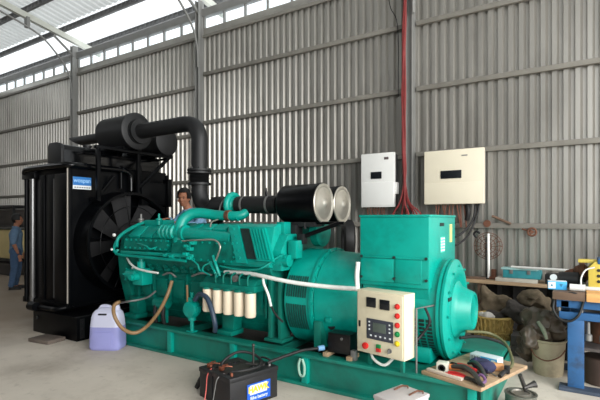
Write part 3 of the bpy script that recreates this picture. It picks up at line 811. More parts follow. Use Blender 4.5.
# header tank on top
pr = [(-6.09, 2.24), (-6.09, 2.47), (-6.06, 2.515), (-5.90, 2.515), (-5.83, 2.495), (-5.79, 2.44), (-5.79, 2.24)]
tk = MB().prism(pr, 'Y', 3.32, 4.9, .012).build('header_tank', GLOSSB, rad)
MB().prism([(x*1.0+(-.012 if x < -5.9 else .012), z+(.014 if z > 2.3 else 0)) for x, z in pr], 'Y', 3.29, 3.33, .006).build('tank_end', BLACKM, tk)
for y in (3.75, 4.3): MB().lathe([(0, .05), (.03, .05), (.035, .06), (.06, .06), (.065, .03)], (-5.93, y, 2.49), 'Z', 18).build('filler_cap', BLACKM, tk)
MB().box((RX0+.1, RY0+.02, RZ1-.09), (RX1, RY1-.02, RZ1+.035), .01).build('top_tank', BLACK, rad)
# frame that carries the mufflers
m = MB()
for x, y, z0 in ((-6.2, 3.7, RZ1), (-6.2, 4.75, RZ1), (-5.45, 3.6, 1.75), (-5.45, 4.23, 1.85)):
    m.box((x-.025, y-.025, z0), (x+.025, y+.025, 2.45), .003)
for x in (-6.2, -5.45): m.box((x-.03, 3.55, 2.45), (x+.03, 4.85, 2.49), .004)
m.box((-6.25, 3.60, 2.42), (-5.40, 3.65, 2.45), .004); m.box((-6.25, 4.72, 2.42), (-5.40, 4.77, 2.45), .004)
m.box((-5.6, 3.58, 1.75), (-5.42, 3.62, 1.80)); m.box((-5.6, 4.21, 1.85), (-5.42, 4.25, 1.9))
m.rod((-5.45, 4.22, 1.95), (-5.44, 4.78, 2.45), .03, 8)
m.rod(at(98, 196, 3.75), at(114, 176, 3.9), .025, 8)
m.build('muffler_frame', BLACK, rad)
MB().box((-5.52, 4.30, 1.72), (-5.46, 4.80, 2.06), .01).box((-5.55, 4.76, 1.7), (-5.43, 4.84, 2.13), .008).build('bracket_plate', BLACK, rad)
# sticker on the shroud plate
sk = MB().box((RX1+.031, 3.345, 1.905), (RX1+.034, 3.60, 2.065)).build('maker_sticker', STKW, rad)
MB().box((RX1+.034, 3.345, 1.955), (RX1+.036, 3.60, 2.065)).build('sticker_band', STKBL, sk)
text('sticker_text', 'wospan', .078, M('sticker_pale_blue', (150, 196, 236), .4), sk, frame((RX1+.037, 3.472, 2.018), (0, 1, 0), (0, 0, 1)), bold=.001)
m = MB()
for i in range(7): m.box((RX1+.034, 3.365+i*.033, 1.92), (RX1+.0355, 3.388+i*.033, 1.935))
m.build('small_print', GREY, sk)
# plinth and skids
pl = MB().box((-6.30, 3.2, 0), (-5.28, 5.0, .295), .008).build('plinth', BLACK, rad)
m = MB().box((-5.285, 3.24, .03), (-5.274, 3.3, .27)).box((-5.283, 3.2, .29), (-5.33, 5.0, .3))
for zz in (.06, .15, .23): m.bolt((-5.275, 3.27, zz), (1, 0, 0), .012)
m.bolt((-6.2, 3.2, .2), (0, -1, 0), .03, .02)
m.build('plinth_strap', BLACKM, pl)
MB().tube([(-6.28, 3.23, .33), (-5.9, 3.23, .335), (-5.7, 3.28, .36), (-5.64, 4.0, .40), (-5.64, 4.7, .40)], .035, 12).rod((-6.35, 3.19, .34), (-6.2, 3.19, .34), .06, 14).build('bottom_pipe', BLACK, rad)
o = MB().box((-.18, -.12, 0), (.18, .12, .045), .006).xf(Matrix.Translation(gnd(47, 341)) @ Matrix.Rotation(R(8), 4, 'Z')).build('wooden_board', M('dirty_board', (96, 86, 78), .85, 0, .2, 6), None)
tag(o, 'short dirty board lying on the floor in front of the radiator plinth', 'board')

# ------------------------------------------------------------------ mufflers and exhaust pipe
mf = thing('muffler', 'large charcoal muffler drum with slanted tail pipe above the radiator', 'muffler', (-5.8, 4.1, 2.45), 0, 'mufflers')
MB().lathe([(0, .18), (.015, .228), (.03, .24), (.59, .24), (.6, .255), (.65, .255), (.66, .235), (.67, .13)], (-5.95, 4.1, 2.745), 'X', 48).build('drum', BLACKM, mf)
MB().lathe([(0, .12), (0, .17), (.02, .17), (.02, .15), (.05, .15), (.05, .17), (.07, .17), (.07, .11)], (-5.285, 4.1, 2.735), 'X', 32).build('outlet_flange', BLACKM, mf)
m = MB(); b = m.bm; n = 20; A = []; B = []
for k in range(n):
    a = 2*PI*k/n; y = 4.1+.075*math.cos(a); z = 2.735+.075*math.sin(a)
    A.append(b.verts.new((-5.94, y, z))); B.append(b.verts.new((-6.62-.33*(math.sin(a)+1)/2, y, z)))
for k in range(n): b.faces.new((A[k], A[(k+1) % n], B[(k+1) % n], B[k]))
b.faces.new(B)
m.build('tail_pipe', BLACKM, mf)
MB().box((-6.23, 3.95, 2.49), (-5.4, 4.02, 2.53), .005).build('saddle', BLACK, mf)
MB().box((-6.23, 4.18, 2.49), (-5.4, 4.25, 2.53), .005).build('saddle', BLACK, mf)
mf2 = thing('muffler', 'smaller muffler drum half hidden behind the large one', 'muffler', (-5.8, 4.75, 2.45), 0, 'mufflers')
MB().lathe([(0, .15), (.015, .19), (.03, .2), (.9, .2), (.91, .21), (.95, .21), (.96, .19), (.98, .05)], (-6.35, 4.72, 2.70), 'X', 40).build('drum', BLACKM, mf2)
MB().box((-6.25, 4.60, 2.49), (-5.42, 4.84, 2.51), .005).build('saddle', BLACK, mf2)
ex = thing('exhaust_pipe', 'thick dark exhaust pipe bending from the muffler down to the engine', 'pipe', (-4.1, 4.1, 1.95))
MB().tube([(-5.22, 4.1, 2.735), (-4.6, 4.1, 2.735), (-4.33, 4.1, 2.732), (-4.18, 4.1, 2.68), (-4.105, 4.1, 2.56), (-4.10, 4.1, 2.42), (-4.10, 4.1, 2.1)], .102, 24, sub=8).build('pipe_run', BLACKM, ex)
m = MB()
for z in (2.08, 2.115): m.lathe([(0, .1), (0, .15), (.022, .15), (.022, .1)], (-4.1, 4.1, z), 'Z', 28)
for k in range(8): m.bolt((-4.1+.128*math.cos(k*PI/4), 4.1+.128*math.sin(k*PI/4), 2.137), (0, 0, 1), .012, .02)
m.lathe([(0, .1), (0, .145), (.025, .145), (.025, .1)], (-4.1, 4.1, 1.94), 'Z', 28)
m.build('pipe_flange', BLACKM, ex)
pf = []
for k in range(7): pf += [(k*.018, .108), (k*.018+.009, .13)]
MB().lathe(pf, (-4.1, 4.1, 1.962), 'Z', 28).build('bellows', BLACKM, ex)

# ------------------------------------------------------------------ inverters on the wall and cables
iv = thing('inverter', 'narrow white wall inverter box with small oval screen', 'inverter', (-2.74, WY, 1.70), 0, 'inverters on the wall')
MB().box((-3.01, 6.55, 1.70), (-2.46, 6.62, 2.54), .012).build('front_case', WHITE, iv)
MB().box((-2.99, 6.62, 1.72), (-2.47, WY-.062, 2.52), .008).build('heat_sink', M('dark_grey_case', (70, 70, 70), .6), iv)
MB().box((-3.0, 6.542, 1.725), (-2.47, 6.552, 2.09), .006).build('lower_cover', WHITE, iv)
MB().box((-2.84, 6.538, 2.14), (-2.66, 6.552, 2.25), .02).build('screen', SCREEN, iv)
MB().box((-2.62, 6.545, 2.43), (-2.55, 6.552, 2.47), .001).build('logo_patch', M('dim_logo_grey', (96, 84, 84), .5), iv)
MB().box((-2.46, 6.60, 1.90), (-2.44, 6.70, 2.08), .006).build('isolator_switch', WHITE, iv)
iv2 = thing('inverter', 'wide cream wall inverter box with rectangular screen', 'inverter', (-1.59, WY, 1.725), 0, 'inverters on the wall')
MB().box((-2.0, 6.55, 1.725), (-1.173, 6.62, 2.50), .012).build('front_case', OFFW, iv2)
MB().box((-1.98, 6.62, 1.745), (-1.185, WY-.062, 2.48), .008).build('heat_sink', M('mid_grey_case', (128, 126, 120), .5), iv2)
MB().box((-1.995, 6.543, 1.73), (-1.178, 6.552, 2.03), .005).build('lower_cover', OFFW, iv2)
MB().box((-1.76, 6.540, 2.09), (-1.47, 6.552, 2.205), .006).build('screen', SCREEN, iv2)
MB().box((-1.47, 6.545, 2.40), (-1.39, 6.552, 2.415), .001).build('logo_patch', GREY, iv2)
rng = random.Random(3)
m = MB()
cbx, cby = -2.31, 6.58
for k in range(12):
    a = rng.random()*6.28; ph = rng.random()*6
    ps = []
    for i in range(15):
        z = 6.0-i*.29
        if z < 2.0: break
        r_ = .02+.008*math.sin(i*1.3+ph); aa = a+.5*math.sin(i*.6+ph)
        ps.append((cbx+r_*math.cos(aa)+.01*math.sin(i*.5), cby+r_*math.sin(aa), z))
    tx = rng.uniform(-.2, .26); ty = rng.uniform(-.12, .06)
    ps += [(cbx+tx*.15, cby+ty*.3, 1.92), (cbx+tx*.4, cby+ty, 1.74), (cbx+tx, cby+ty, 1.60), (cbx+tx*1.05, cby+ty, 1.4)]
    m.tube(ps, .011, 6, sub=3)
cb = m.build('cable_bundle', REDC); tag(cb, 'bundle of red cables running down the wall column between the inverters', 'cable')
for zz, nm in ((3.52, 0), (2.15, 1)):
    pass
def droop(name, mat, xs, y, z0, label, r=.009):
    m = MB()
    for i, x in enumerate(xs):
        dx = rng.uniform(-.05, .05)
        m.tube([(x, y, z0), (x+dx*.3, y-.01, z0-.08), (x+dx, y+rng.uniform(-.03, .03), z0-.2), (x+dx*1.4, y, z0-.34)], r, 6)
    o = m.build(name, mat); tag(o, label, 'cable'); return o
droop('inverter_leads', BROWNC, [-2.94+i*.045 for i in range(7)], 6.66, 1.715, 'brown leads hanging under the narrow white inverter')
droop('inverter_leads', BROWNC, [-1.86+i*.05 for i in range(9)], 6.66, 1.735, 'brown leads hanging under the wide cream inverter')
m = MB()
m.tube([(-1.42, 6.66, 1.73), (-1.40, 6.64, 1.62), (-1.42, 6.66, 1.5)], .035, 10).tube([(-1.30, 6.66, 1.73), (-1.33, 6.6, 1.5), (-1.45, 6.5, 1.32), (-1.6, 6.3, 1.22)], .016, 8).tube([(-1.26, 6.66, 1.73), (-1.28, 6.6, 1.55), (-1.4, 6.5, 1.25), (-1.6, 6.3, 1.1)], .014, 8)
tag(m.build('conduit_hoses', RUBBER), 'black conduits curving down from the right end of the cream inverter', 'cable')
tag(MB().tube([(-2.42, 6.7, 6.2), (-2.62, 6.7, 5.6), (-2.6, 6.72, 4.9), (-2.46, 6.70, 4.5), (-2.44, 6.68, 3.4)], .007, 6).build('loose_wire', RUBBER), 'thin black wire hanging loosely left of the red cable bundle', 'wire')

# ------------------------------------------------------------------ people
def limb(m, chains):
    """fill chains of (point, radius) with closely spaced rounds that the remesh fuses into one tapering surface"""
    for ch in chains:
        for (p, r), (q, w) in zip(ch, ch[1:]):
            p = Vector(p); q = Vector(q)
            r = r if isinstance(r, tuple) else (r, r); w = w if isinstance(w, tuple) else (w, w)
            n = max(2, int((q-p).length/(min(r+w)*.35))+1)
            for k in range(n+1):
                f = k/n; rx = r[0]+(w[0]-r[0])*f; ry = r[1]+(w[1]-r[1])*f; rz_ = min(rx, ry)
                m.ball(p+(q-p)*f, 1, (rx, ry, rz_), 14)
def remesh(bm, vox, smooth=4):
    me = bpy.data.meshes.new('rm'); bm.to_mesh(me); bm.free()
    o = bpy.data.objects.new('rm', me); COL.objects.link(o)
    r = o.modifiers.new('r', 'REMESH'); r.mode = 'VOXEL'; r.voxel_size = vox
    s = o.modifiers.new('s', 'SMOOTH'); s.iterations = smooth; s.factor = .5
    dg = bpy.context.evaluated_depsgraph_get()
    ev = bpy.data.meshes.new_from_object(o.evaluated_get(dg))
    bpy.data.objects.remove(o)
    return ev
def put(me, name, mat, par):
    me.materials.clear(); me.materials.append(mat)
    for p in me.polygons: p.use_smooth = True
    o = bpy.data.objects.new(name, me); COL.objects.link(o); o.parent = par; ROOT[o.name] = ROOT[par.name]
    return o
def head_parts(m, HM):
    """head built facing -Y with its centre at the origin, then moved by HM"""
    def B(c, r, sc): m2.ball(c, r, sc, 20)
    m2 = MB()
    B((0, .01, .03), .1, (.78, .95, .95)); B((0, -.02, -.03), .085, (.78, .85, 1.0)); B((0, -.045, -.08), .05, (.85, .75, .7))
    B((0, -.098, -.015), .016, (.9, 1.2, 1.2)); B((0, -.09, .01), .012, (.8, 1.0, 2.0))
    B((0, -.083, .032), .03, (1.9, .5, .5)); B((0, -.086, -.06), .016, (1.5, .6, .45)); B((0, -.086, -.07), .014, (1.3, .6, .4))
    for s in (-1, 1):
        B((s*.078, .01, -.01), .026, (.35, .8, 1.2)); B((s*.045, -.065, -.025), .028, (1, .7, .9))
    m2.xf(HM); m._merge(m2.bm)
def fingers(m, palm, d, up, side, curl=.35):
    """four unequal bent fingers and a thumb that leaves the side of the palm"""
    d = Vector(d).normalized(); up = Vector(up).normalized(); lat = d.cross(up).normalized()*side
    palm = Vector(palm)
    for k, L in enumerate((.068, .078, .072, .056)):
        o = palm+d*.045+lat*(.03-.02*k)
        p1 = o+d*L*.45; p2 = p1+(d*math.cos(curl)-up*math.sin(curl))*L*.32; p3 = p2+(d*math.cos(2*curl)-up*math.sin(2*curl))*L*.25
        m.tube([palm+lat*(.02-.014*k), o, p1, p2, p3], [.0095, .0095, .009, .0085, .007], 8, smooth=False)
    t0 = palm-d*.02+lat*.03
    m.tube([palm-d*.03, t0, t0+(d*.6+lat*.8)*.035, t0+(d*.9+lat*.55)*.065], [.012, .012, .011, .008], 8, smooth=False)
    b = bmesh.new(); bmesh.ops.create_uvsphere(b, u_segments=16, v_segments=10, radius=1)
    mt = Matrix((d*.05, lat*.04, up*.015)).transposed().to_4x4(); mt.translation = palm
    b.transform(mt); m._merge(b)
def figure(par, J, shirt, vox=.011, long_sleeve=False, head_m=None, hands=None, shoes=SHOE):
    """J: joints in the figure's own space"""
    V = lambda k: tuple(J[k])
    mid = lambda a, b, f=.5: tuple(Vector(J[a])*(1-f)+Vector(J[b])*f)
    torso = [(V('pelvis'), (.15, .11)), (mid('pelvis', 'chest'), (.135, .105)), (V('chest'), (.16, .115)), (V('neck0'), (.085, .07)), (V('neck'), .055), (V('head'), .055)]
    ch = [torso]
    for s in 'LR':
        ch.append([(mid('chest', 'neck0', .6), (.07, .07)), (V('sh'+s), .066), (mid('sh'+s, 'el'+s), .05), (V('el'+s), .042), (mid('el'+s, 'wr'+s, .4), .04), (V('wr'+s), .027)])
        ch.append([(V('hip'+s), .1), (V('hip'+s), .1), (mid('hip'+s, 'kn'+s), .082), (V('kn'+s), .058), (mid('kn'+s, 'an'+s, .35), .056), (V('an'+s), .038)])
    m = MB()
    limb(m, ch)
    head_parts(m, head_m)
    for s in 'LR':
        hd = hands[s]; fingers(m, *hd)
        a = Vector(J['an'+s]); m.ball(a+Vector((0, -.07, -.04)), .05, (.85, 2.2, .8))
    body = put(remesh(m.bm, vox, 2), 'body', SKIN, par)
    # shirt
    g = 1.16
    sc = [[(p, tuple(x*g for x in r) if isinstance(r, tuple) else r*g) for p, r in torso[:4]]]
    for s in 'LR':
        el = [(mid('chest', 'neck0', .6), .085), (V('sh'+s), .082), (mid('sh'+s, 'el'+s), .068), (V('el'+s), .06)]
        if long_sleeve: el += [(mid('el'+s, 'wr'+s), .05), (mid('el'+s, 'wr'+s, .93), .042)]
        sc.append(el)
    m = MB(); limb(m, sc)
    hem = Vector(J['pelvis'])
    m.ball(hem+Vector((0, 0, -.02)), .17, (1.08, .8, .75))
    m.wrinkle(.012, 9)
    sh_ = put(remesh(m.bm, vox, 3), 'shirt', shirt, par)
    m = MB()
    n0 = Vector(J['neck0'])*.55+Vector(J['neck'])*.45
    ring = [tuple(n0+Vector((.07*math.cos(2*PI*k/14), .066*math.sin(2*PI*k/14), .02*math.sin(2*PI*k/14)))) for k in range(14)]
    m.tube(ring, .018, 8, closed=True, sub=2); m.build('collar', shirt, sh_, world=False)
    # trousers and shoes
    tc_ = []
    for s in 'LR':
        tc_.append([(V('pelvis'), (.155, .122)), (V('hip'+s), .112), (mid('hip'+s, 'kn'+s), .096), (V('kn'+s), .075), (mid('kn'+s, 'an'+s), .07), (mid('kn'+s, 'an'+s, .95), .062)])
    m = MB(); limb(m, tc_); m.wrinkle(.008, 11)
    put(remesh(m.bm, vox, 2), 'trousers', JEANS, par)
    for s in 'LR':
        a = Vector(J['an'+s]); m = MB()
        m.ball(a+Vector((0, -.07, -.045)), .055, (.95, 2.3, .75)).box(a+Vector((-.05, -.19, -.09)), a+Vector((.05, .05, -.07)), .01)
        put(remesh(m.bm, .01, 2), 'shoe', shoes, par)
    # hair cap and face details
    m = MB()
    b = bmesh.new(); bmesh.ops.create_uvsphere(b, u_segments=28, v_segments=18, radius=.108)
    for v in b.verts: v.co = Vector((v.co.x*.80, v.co.y*.97+.016, v.co.z*.97+.036))
    dead = [v for v in b.verts if (v.co.y < -.05 and v.co.z < .075) or (v.co.z < .0 and v.co.y < .02) or v.co.z < -.055]
    bmesh.ops.delete(b, geom=dead, context='VERTS')
    ex_ = bmesh.ops.solidify(b, geom=list(b.faces), thickness=-.014)
    m._merge(b); m.wrinkle(.006, 40); m.xf(head_m)
    m.build('hair', HAIR, par, world=False)
    m = MB()
    for s in (-1, 1): m.ball((s*.031, -.083, .012), .011, (1.2, .6, .75), 12)
    m.xf(head_m).build('eyes', M('dark_eye', (36, 28, 26), .3), body, world=False)
    m = MB()
    for s in (-1, 1): m.box((s*.031-.018, -.094, .029), (s*.031+.018, -.083, .035), .002)
    m.xf(head_m).build('eyebrows', HAIR, body, world=False)
    m = MB().box((-.022, -.096, -.066), (.022, -.09, -.062), .001).xf(head_m).build('lips', M('lip_skin', (128, 72, 62), .5), body, world=False)
    return body

# man leaning over the engine, standing on a low wooden crate behind it
px_, py_ = -5.02, 5.2
crate = MB().box((-5.4, 4.98, .0), (-4.65, 5.5, .03)).box((-5.4, 4.98, .17), (-4.65, 5.5, .2))
for x in (-5.4, -4.72):
    for y in (4.98, 5.43): crate.box((x, y, .03), (x+.07, y+.07, .17))
tag(crate.build('wooden_step', WOODD), 'low wooden step on the floor behind the engine', 'step')
man = thing('person', 'man in a light blue shirt leaning over the engine from behind', 'person', (px_, py_, .2), 0)
hz = 1.825-.2
HMx = Matrix.Translation((-.06, -.44, hz)) @ Matrix.Rotation(R(24), 4, 'Z') @ Matrix.Rotation(R(8), 4, 'X') @ Matrix.Scale(1.05, 4)
J = dict(pelvis=(0, 0, .90), chest=(-.01, -.25, 1.26), neck0=(-.03, -.36, 1.42), neck=(-.045, -.40, 1.50), head=(-.06, -.43, 1.58),
         shL=(.19, -.30, 1.37), shR=(-.20, -.32, 1.36), elL=(.27, -.50, 1.20), elR=(-.26, -.50, 1.20), wrL=(.16, -.68, 1.26), wrR=(-.16, -.63, 1.315),
         hipL=(.1, 0, .86), hipR=(-.1, 0, .86), knL=(.11, -.08, .47), knR=(-.11, -.06, .47), anL=(.11, .02, .09), anR=(-.11, .02, .09))
figure(man, J, SHIRT, long_sleeve=True, head_m=HMx, hands={'L': ((.13, -.75, 1.27), (-.3, -.9, -.05), (0, -.1, 1), 1), 'R': ((-.13, -.70, 1.32), (.25, -.95, -.02), (0, 0, 1), -1)})

# worker far off at the left, walking away
wk = thing('person', 'worker in blue shirt and jeans standing far away beside the radiator', 'person', (-10.45, 4.95, 0), R(150))
HMx = Matrix.Translation((0, -.03, 1.50)) @ Matrix.Scale(.95, 4)
J = dict(pelvis=(0, 0, .85), chest=(0, .0, 1.18), neck0=(0, .0, 1.30), neck=(0, -.005, 1.37), head=(0, -.02, 1.46),
         shL=(.18, 0, 1.27), shR=(-.18, 0, 1.27), elL=(.26, .02, 1.02), elR=(-.26, .03, 1.02), wrL=(.30, -.10, .80), wrR=(-.30, -.06, .80),
         hipL=(.09, 0, .82), hipR=(-.09, 0, .82), knL=(.1, -.03, .45), knR=(-.1, .02, .45), anL=(.1, .02, .09), anR=(-.1, .08, .09))
figure(wk, J, SHIRT2, vox=.014, head_m=HMx, hands={'L': ((.31, -.13, .72), (.05, -.15, -1), (1, 0, 0), 1), 'R': ((-.31, -.09, .72), (-.05, -.15, -1), (-1, 0, 0), -1)})

# cream and dark goods against the back wall far left
t = thing('storage_rack', 'low dark rack with a cream sheet against the back wall, far left', 'rack', (-14.6, 6.4, 0))
m = MB()
for x in (-16.2, -13.0):
    for y in (6.1, 6.65): m.box((x-.03, y-.03, 0), (x+.03, y+.03, 1.9))
m.box((-16.25, 6.05, 1.3), (-12.95, 6.7, 1.36)); m.box((-16.25, 6.05, .38), (-12.95, 6.7, .44)); m.box((-16.25, 6.05, 1.84), (-12.95, 6.7, 1.9))
m.build('rack_frame', BLACKM, t)
MB().box((-16.1, 6.1, 1.36), (-13.0, 6.65, 1.78), .02).build('dark_load', GRSACK, t)
m = MB().box((-16.1, 6.15, .44), (-13.1, 6.6, 1.22), .02)
m.build('cream_load', CREAMT, t)
MB().box((-16.1, 6.0, 0), (-12.95, 6.6, .33), .03).wrinkle(.02, 3).build('lower_load', GRSACK, t)

# ------------------------------------------------------------------ jug and hoses
jg = thing('plastic_jug', 'translucent white jug half full of lavender fluid on the floor', 'jug', gnd(108, 348))
jo = jg.location.copy()
JR = Matrix.Translation(jo) @ Matrix.Rotation(R(YAW-4), 4, 'Z') @ Matrix.Diagonal((.9, .9, .89, 1))
def jugbody(z0, z1, inset=0.0):
    m = MB(); b = m.bm
    prof = [(0, .19, .12), (.02, .205, .135), (.05, .208, .138), (.30, .198, .132), (.42, .185, .122), (.47, .172, .11), (.505, .145, .085), (.53, .105, .055), (.54, .07, .04)]
    pr = [p for p in prof if z0 <= p[0] <= z1]
    if z0 > 0:
        pass
    def ring(z, hx, hy):
        vs = []
        n = 32
        for k in range(n):
            a = 2*PI*k/n; c_, s_ = math.cos(a), math.sin(a); e = .38
            vs.append(b.verts.new(((hx-inset)*math.copysign(abs(c_)**e, c_), (hy-inset)*math.copysign(abs(s_)**e, s_), z)))
        return vs
    rs = [ring(*p) for p in pr]
    for i in range(len(rs)-1):
        for k in range(32): b.faces.new((rs[i][k], rs[i][(k+1) % 32], rs[i+1][(k+1) % 32], rs[i+1][k]))
    b.faces.new(rs[0][::-1]); b.faces.new(rs[-1])
    return m
jugbody(0, .31).xf(JR).build('fluid', JUGF, jg)
jugbody(.30, .6).xf(JR).build('upper_shell', JUG, jg)
MB().box((-.13, -.142, .06), (.12, -.132, .24), .01).xf(JR).build('label_panel', JUGF, jg)
MB().box((-.07, -.128, .455), (.04, -.09, .475), .008).xf(JR).build('handle_slot', BLACKM, jg)
MB().tube([(-.12, 0, .50), (-.08, 0, .55), (0, 0, .555), (.05, 0, .53)], .02, 10).xf(JR).build('handle', JUG, jg)
MB().lathe([(0, .04), (.04, .04), (.04, .034), (.06, .034)], JR @ Vector((.115, 0, .505)), 'Z', 18).build('neck', JUG, jg)
mouth = JR @ Vector((.115, 0, .56))
tag(MB().tube([at(172, 281, 3.5), at(167, 296, 3.42), at(158, 313, 3.36), at(146, 327, 3.30), at(134, 333, 3.2), at(122, 328, 3.08), at(114.5, 316, 3.02), at(114, 306, 3.06), at(119, 302, 3.12), mouth+Vector((0, 0, .02)), mouth+Vector((0, 0, -.08))], .02, 12).build('brown_hose', BROWNH), 'brown rubber hose looping from the engine down into the jug', 'hose')
tag(MB().tube([mouth+Vector((.012, -.012, -.05)), mouth+Vector((.01, -.01, .02)), at(128, 301.5, 3.26), at(138, 300, 3.34), at(148, 297, 3.40), at(156, 291, 3.45)], .011, 8).build('grey_line', GREY), 'thin grey fuel line running from the jug to the fuel pump', 'hose')
tag(MB().tube([at(195, 300, 3.44), at(200, 294, 3.42), at(207, 298, 3.40), at(212, 311, 3.38), at(215, 324, 3.38), at(215, 331, 3.42)], .026, 12).build('blue_hose', BLUEH), 'dark blue grey hose arching beside the cream oil filters', 'hose')

# ------------------------------------------------------------------ batteries
BO = Vector((-2.335, 2.663, 0)); BR = Matrix.Translation(BO) @ Matrix.Rotation(R(75), 4, 'Z')   # x = long axis, +y = to the left
def battery(y0, y1, L, h, name_label, big):
    b_ = thing('battery', name_label, 'battery', BR @ Vector((L/2, (y0+y1)/2, 0)), R(75), 'truck batteries')
    MB().box((0, y0, 0), (L, y1, h-.035), .008).xf(BR).build('case', BATT, b_)
    MB().box((-.006, y0-.006, h-.04), (L+.006, y1+.006, h), .008).xf(BR).build('lid', BATT, b_)
    for k in range(6): MB().lathe([(0, .018), (.012, .018), (.014, .01)], BR @ Vector((L*.14+k*L*.145, (y0+y1)/2-.02, h)), 'Z', 12).build('vent_cap', BATT, b_)
    for x in (.05, L-.05) if big else (.05,):
        MB().lathe([(0, .014), (.03, .011)], BR @ Vector((x, y0+.05 if big else (y0+y1)/2, h)), 'Z', 12).build('terminal', COPPER if x < .1 else GREY, b_)
    return b_
bt = battery(0, .245, .48, .262, 'big black battery with blue and yellow label on the floor', True)
lb = MB().box((.16, -.0085, .03), (.395, -.0005, .175)).xf(BR).build('label_sticker', BLUE, bt)
MB().box((.185, -.0095, .088), (.36, -.0085, .165)).xf(BR).build('label_patch', STKW, lb)
fm = BR @ frame((.272, -.0098, .127), (1, 0, 0), (0, 0, 1))
text('label_text', 'HAWK', .066, LYEL, lb, fm, bold=.0035)
text('label_text', 'Bike battery', .036, STKW, lb, BR @ frame((.277, -.0092, .06), (1, 0, 0), (0, 0, 1)), bold=.0006)
MB().tube([(.43, .06, .262), (.45, .06, .30), (.45, .18, .30), (.43, .18, .262)], .008, 8).xf(BR).build('carry_handle', BATT, bt)
bt2 = battery(.262, .46, .39, .25, 'narrower black battery left of the labelled one', False)
bt2['category'] = 'battery'
def bp(x, y, z): return BR @ Vector((x, y, z))
tag(MB().tube([bp(.05, .05, .295), bp(.12, -.0, .30), bp(.28, .0, .30), bp(.36, .08, .32), bp(.33, .17, .36), bp(.22, .22, .38), bp(.1, .24, .33), bp(.06, .22, .285)], .012, 10).build('jumper_cable', RUBBER), 'thick black cable looping over the top of the batteries', 'cable')
tag(MB().tube([bp(.41, .05, .285), bp(.47, .04, .30), at(300, 351, 3.35), at(312, 349, 3.42), at(322, 348, 3.48)], .014, 10).build('starter_cable', RUBBER), 'black starter cable rising from the battery to the skid', 'cable')
tag(MB().tube([at(318, 348.5, 3.455), at(324, 347.5, 3.50)], .024, 10).build('cable_lug', M('pale_blue_tape', (110, 160, 200), .5)), 'pale blue taped cable end lying on the skid rail', 'cable end')
m = MB().rod(bp(.30, .10, .245), bp(.30, .10, .44), .009, 10).rod(bp(.26, .15, .29), bp(.35, .02, .29), .009, 8).ball(bp(.30, .10, .45), .014)
tag(m.build('socket_handle', STEELG), 'dark T handle wrench standing upright on the battery', 'wrench')
tag(MB().tube([bp(.05, .34, .26), bp(-.02, .30, .22), bp(-.07, .24, .12), bp(-.12, .2, .03), bp(-.25, .1, .01)], .0045, 8).build('red_lead', M('pink_red_lead', (204, 96, 88), .5)), 'thin red lead hanging down the front of the narrow battery', 'wire')
tag(MB().tube([bp(.04, .14, .262), bp(-.02, .15, .23), bp(-.045, .15, .14), bp(-.08, .14, .02), bp(-.2, .04, .008)], .0045, 8).build('grey_lead', GREY), 'thin grey lead hanging down between the two batteries', 'wire')
for k, (x, y, z, lb_) in enumerate(((.05, .38, .268, 'copper cable clamp at the left end of the narrow battery'), (.06, .21, .28, 'copper cable clamp on the near left corner of the labelled battery'))):
    m = MB().tube([bp(x-.02, y-.02, z), bp(x+.01, y+.0, z+.02), bp(x+.04, y-.03, z+.035)], .006, 8).tube([bp(x, y, z), bp(x+.03, y-.03, z+.02), bp(x+.07, y-.05, z+.01)], .006, 8).box(bp(x, y, z)-Vector((.018, .018, .014)), bp(x, y, z)+Vector((.018, .018, .02)), .004)
    tag(m.build('battery_clamp', COPPER), lb_, 'clamp', 'battery clamps')
m = MB().tube([bp(.06, .43, .24), bp(.08, .49, .19), bp(.07, .56, .09), bp(.05, .60, .02)], [.014, .024, .03, .02], 10)
tag(m.build('folded_strap', RUBBER), 'black strap leaning off the left side of the narrow battery', 'strap')

# grey metal box in the foreground
o = thing('metal_box', 'pale grey metal box with two wire latches on the floor before the skid', 'box', (-1.04, 2.96, 0))
GB = Matrix.Translation((-1.04, 2.96, 0)) @ Matrix.Rotation(R(-18), 4, 'Z')
LG = M('pale_grey_enamel', (186, 180, 178), .5, 0, .06, 6)
MB().box((-.12, -.17, 0), (.105, .13, .295), .006).xf(GB).build('case', LG, o)
MB().box((-.125, -.175, .295), (.11, .135, .32), .006).xf(GB).build('lid', LG, o)
for x in (-.075, .05):
    MB().tube([(x+.03, .1, .321), (x+.03, .1, .335), (x, .08, .335), (x-.005, .03, .33), (x-.01, .0, .321)], .006, 8, smooth=False).xf(GB).build('wire_latch', RUST, o)

# black unit and cloth strip on the skid
o = thing('electrical_unit', 'small black electrical unit on wooden feet on the skid', 'device', (-1.82, 3.6, BZ))
MB().box((-1.94, 3.52, .325), (-1.72, 3.66, .50), .008).build('case', M('satin_black_case', (9, 8, 10), .35), o)
for x in (-1.95, -1.72): MB().box((x-.02, 3.48, BZ), (x+.03, 3.64, .325), .003).build('wooden_foot', WOOD, o)
MB().box((-1.71, 3.50, BZ), (-1.66, 3.55, .38), .01).build('terminal_block', GREY, o)
MB().lathe([(0, .012), (-.012, .012)], (-1.80, 3.52, .46), 'Y', 12).build('knob', GREY, o)
tag(MB().tube([(-2.17, 3.425, .25), (-2.185, 3.42, .19), (-2.17, 3.42, .11), (-2.13, 3.42, .11), (-2.125, 3.42, .19), (-2.15, 3.425, .25)], .012, 8).build('cloth_loop', M('pale_rag', (150, 190, 172), .9)), 'pale loop of rag hanging on the skid stiffener', 'rag')

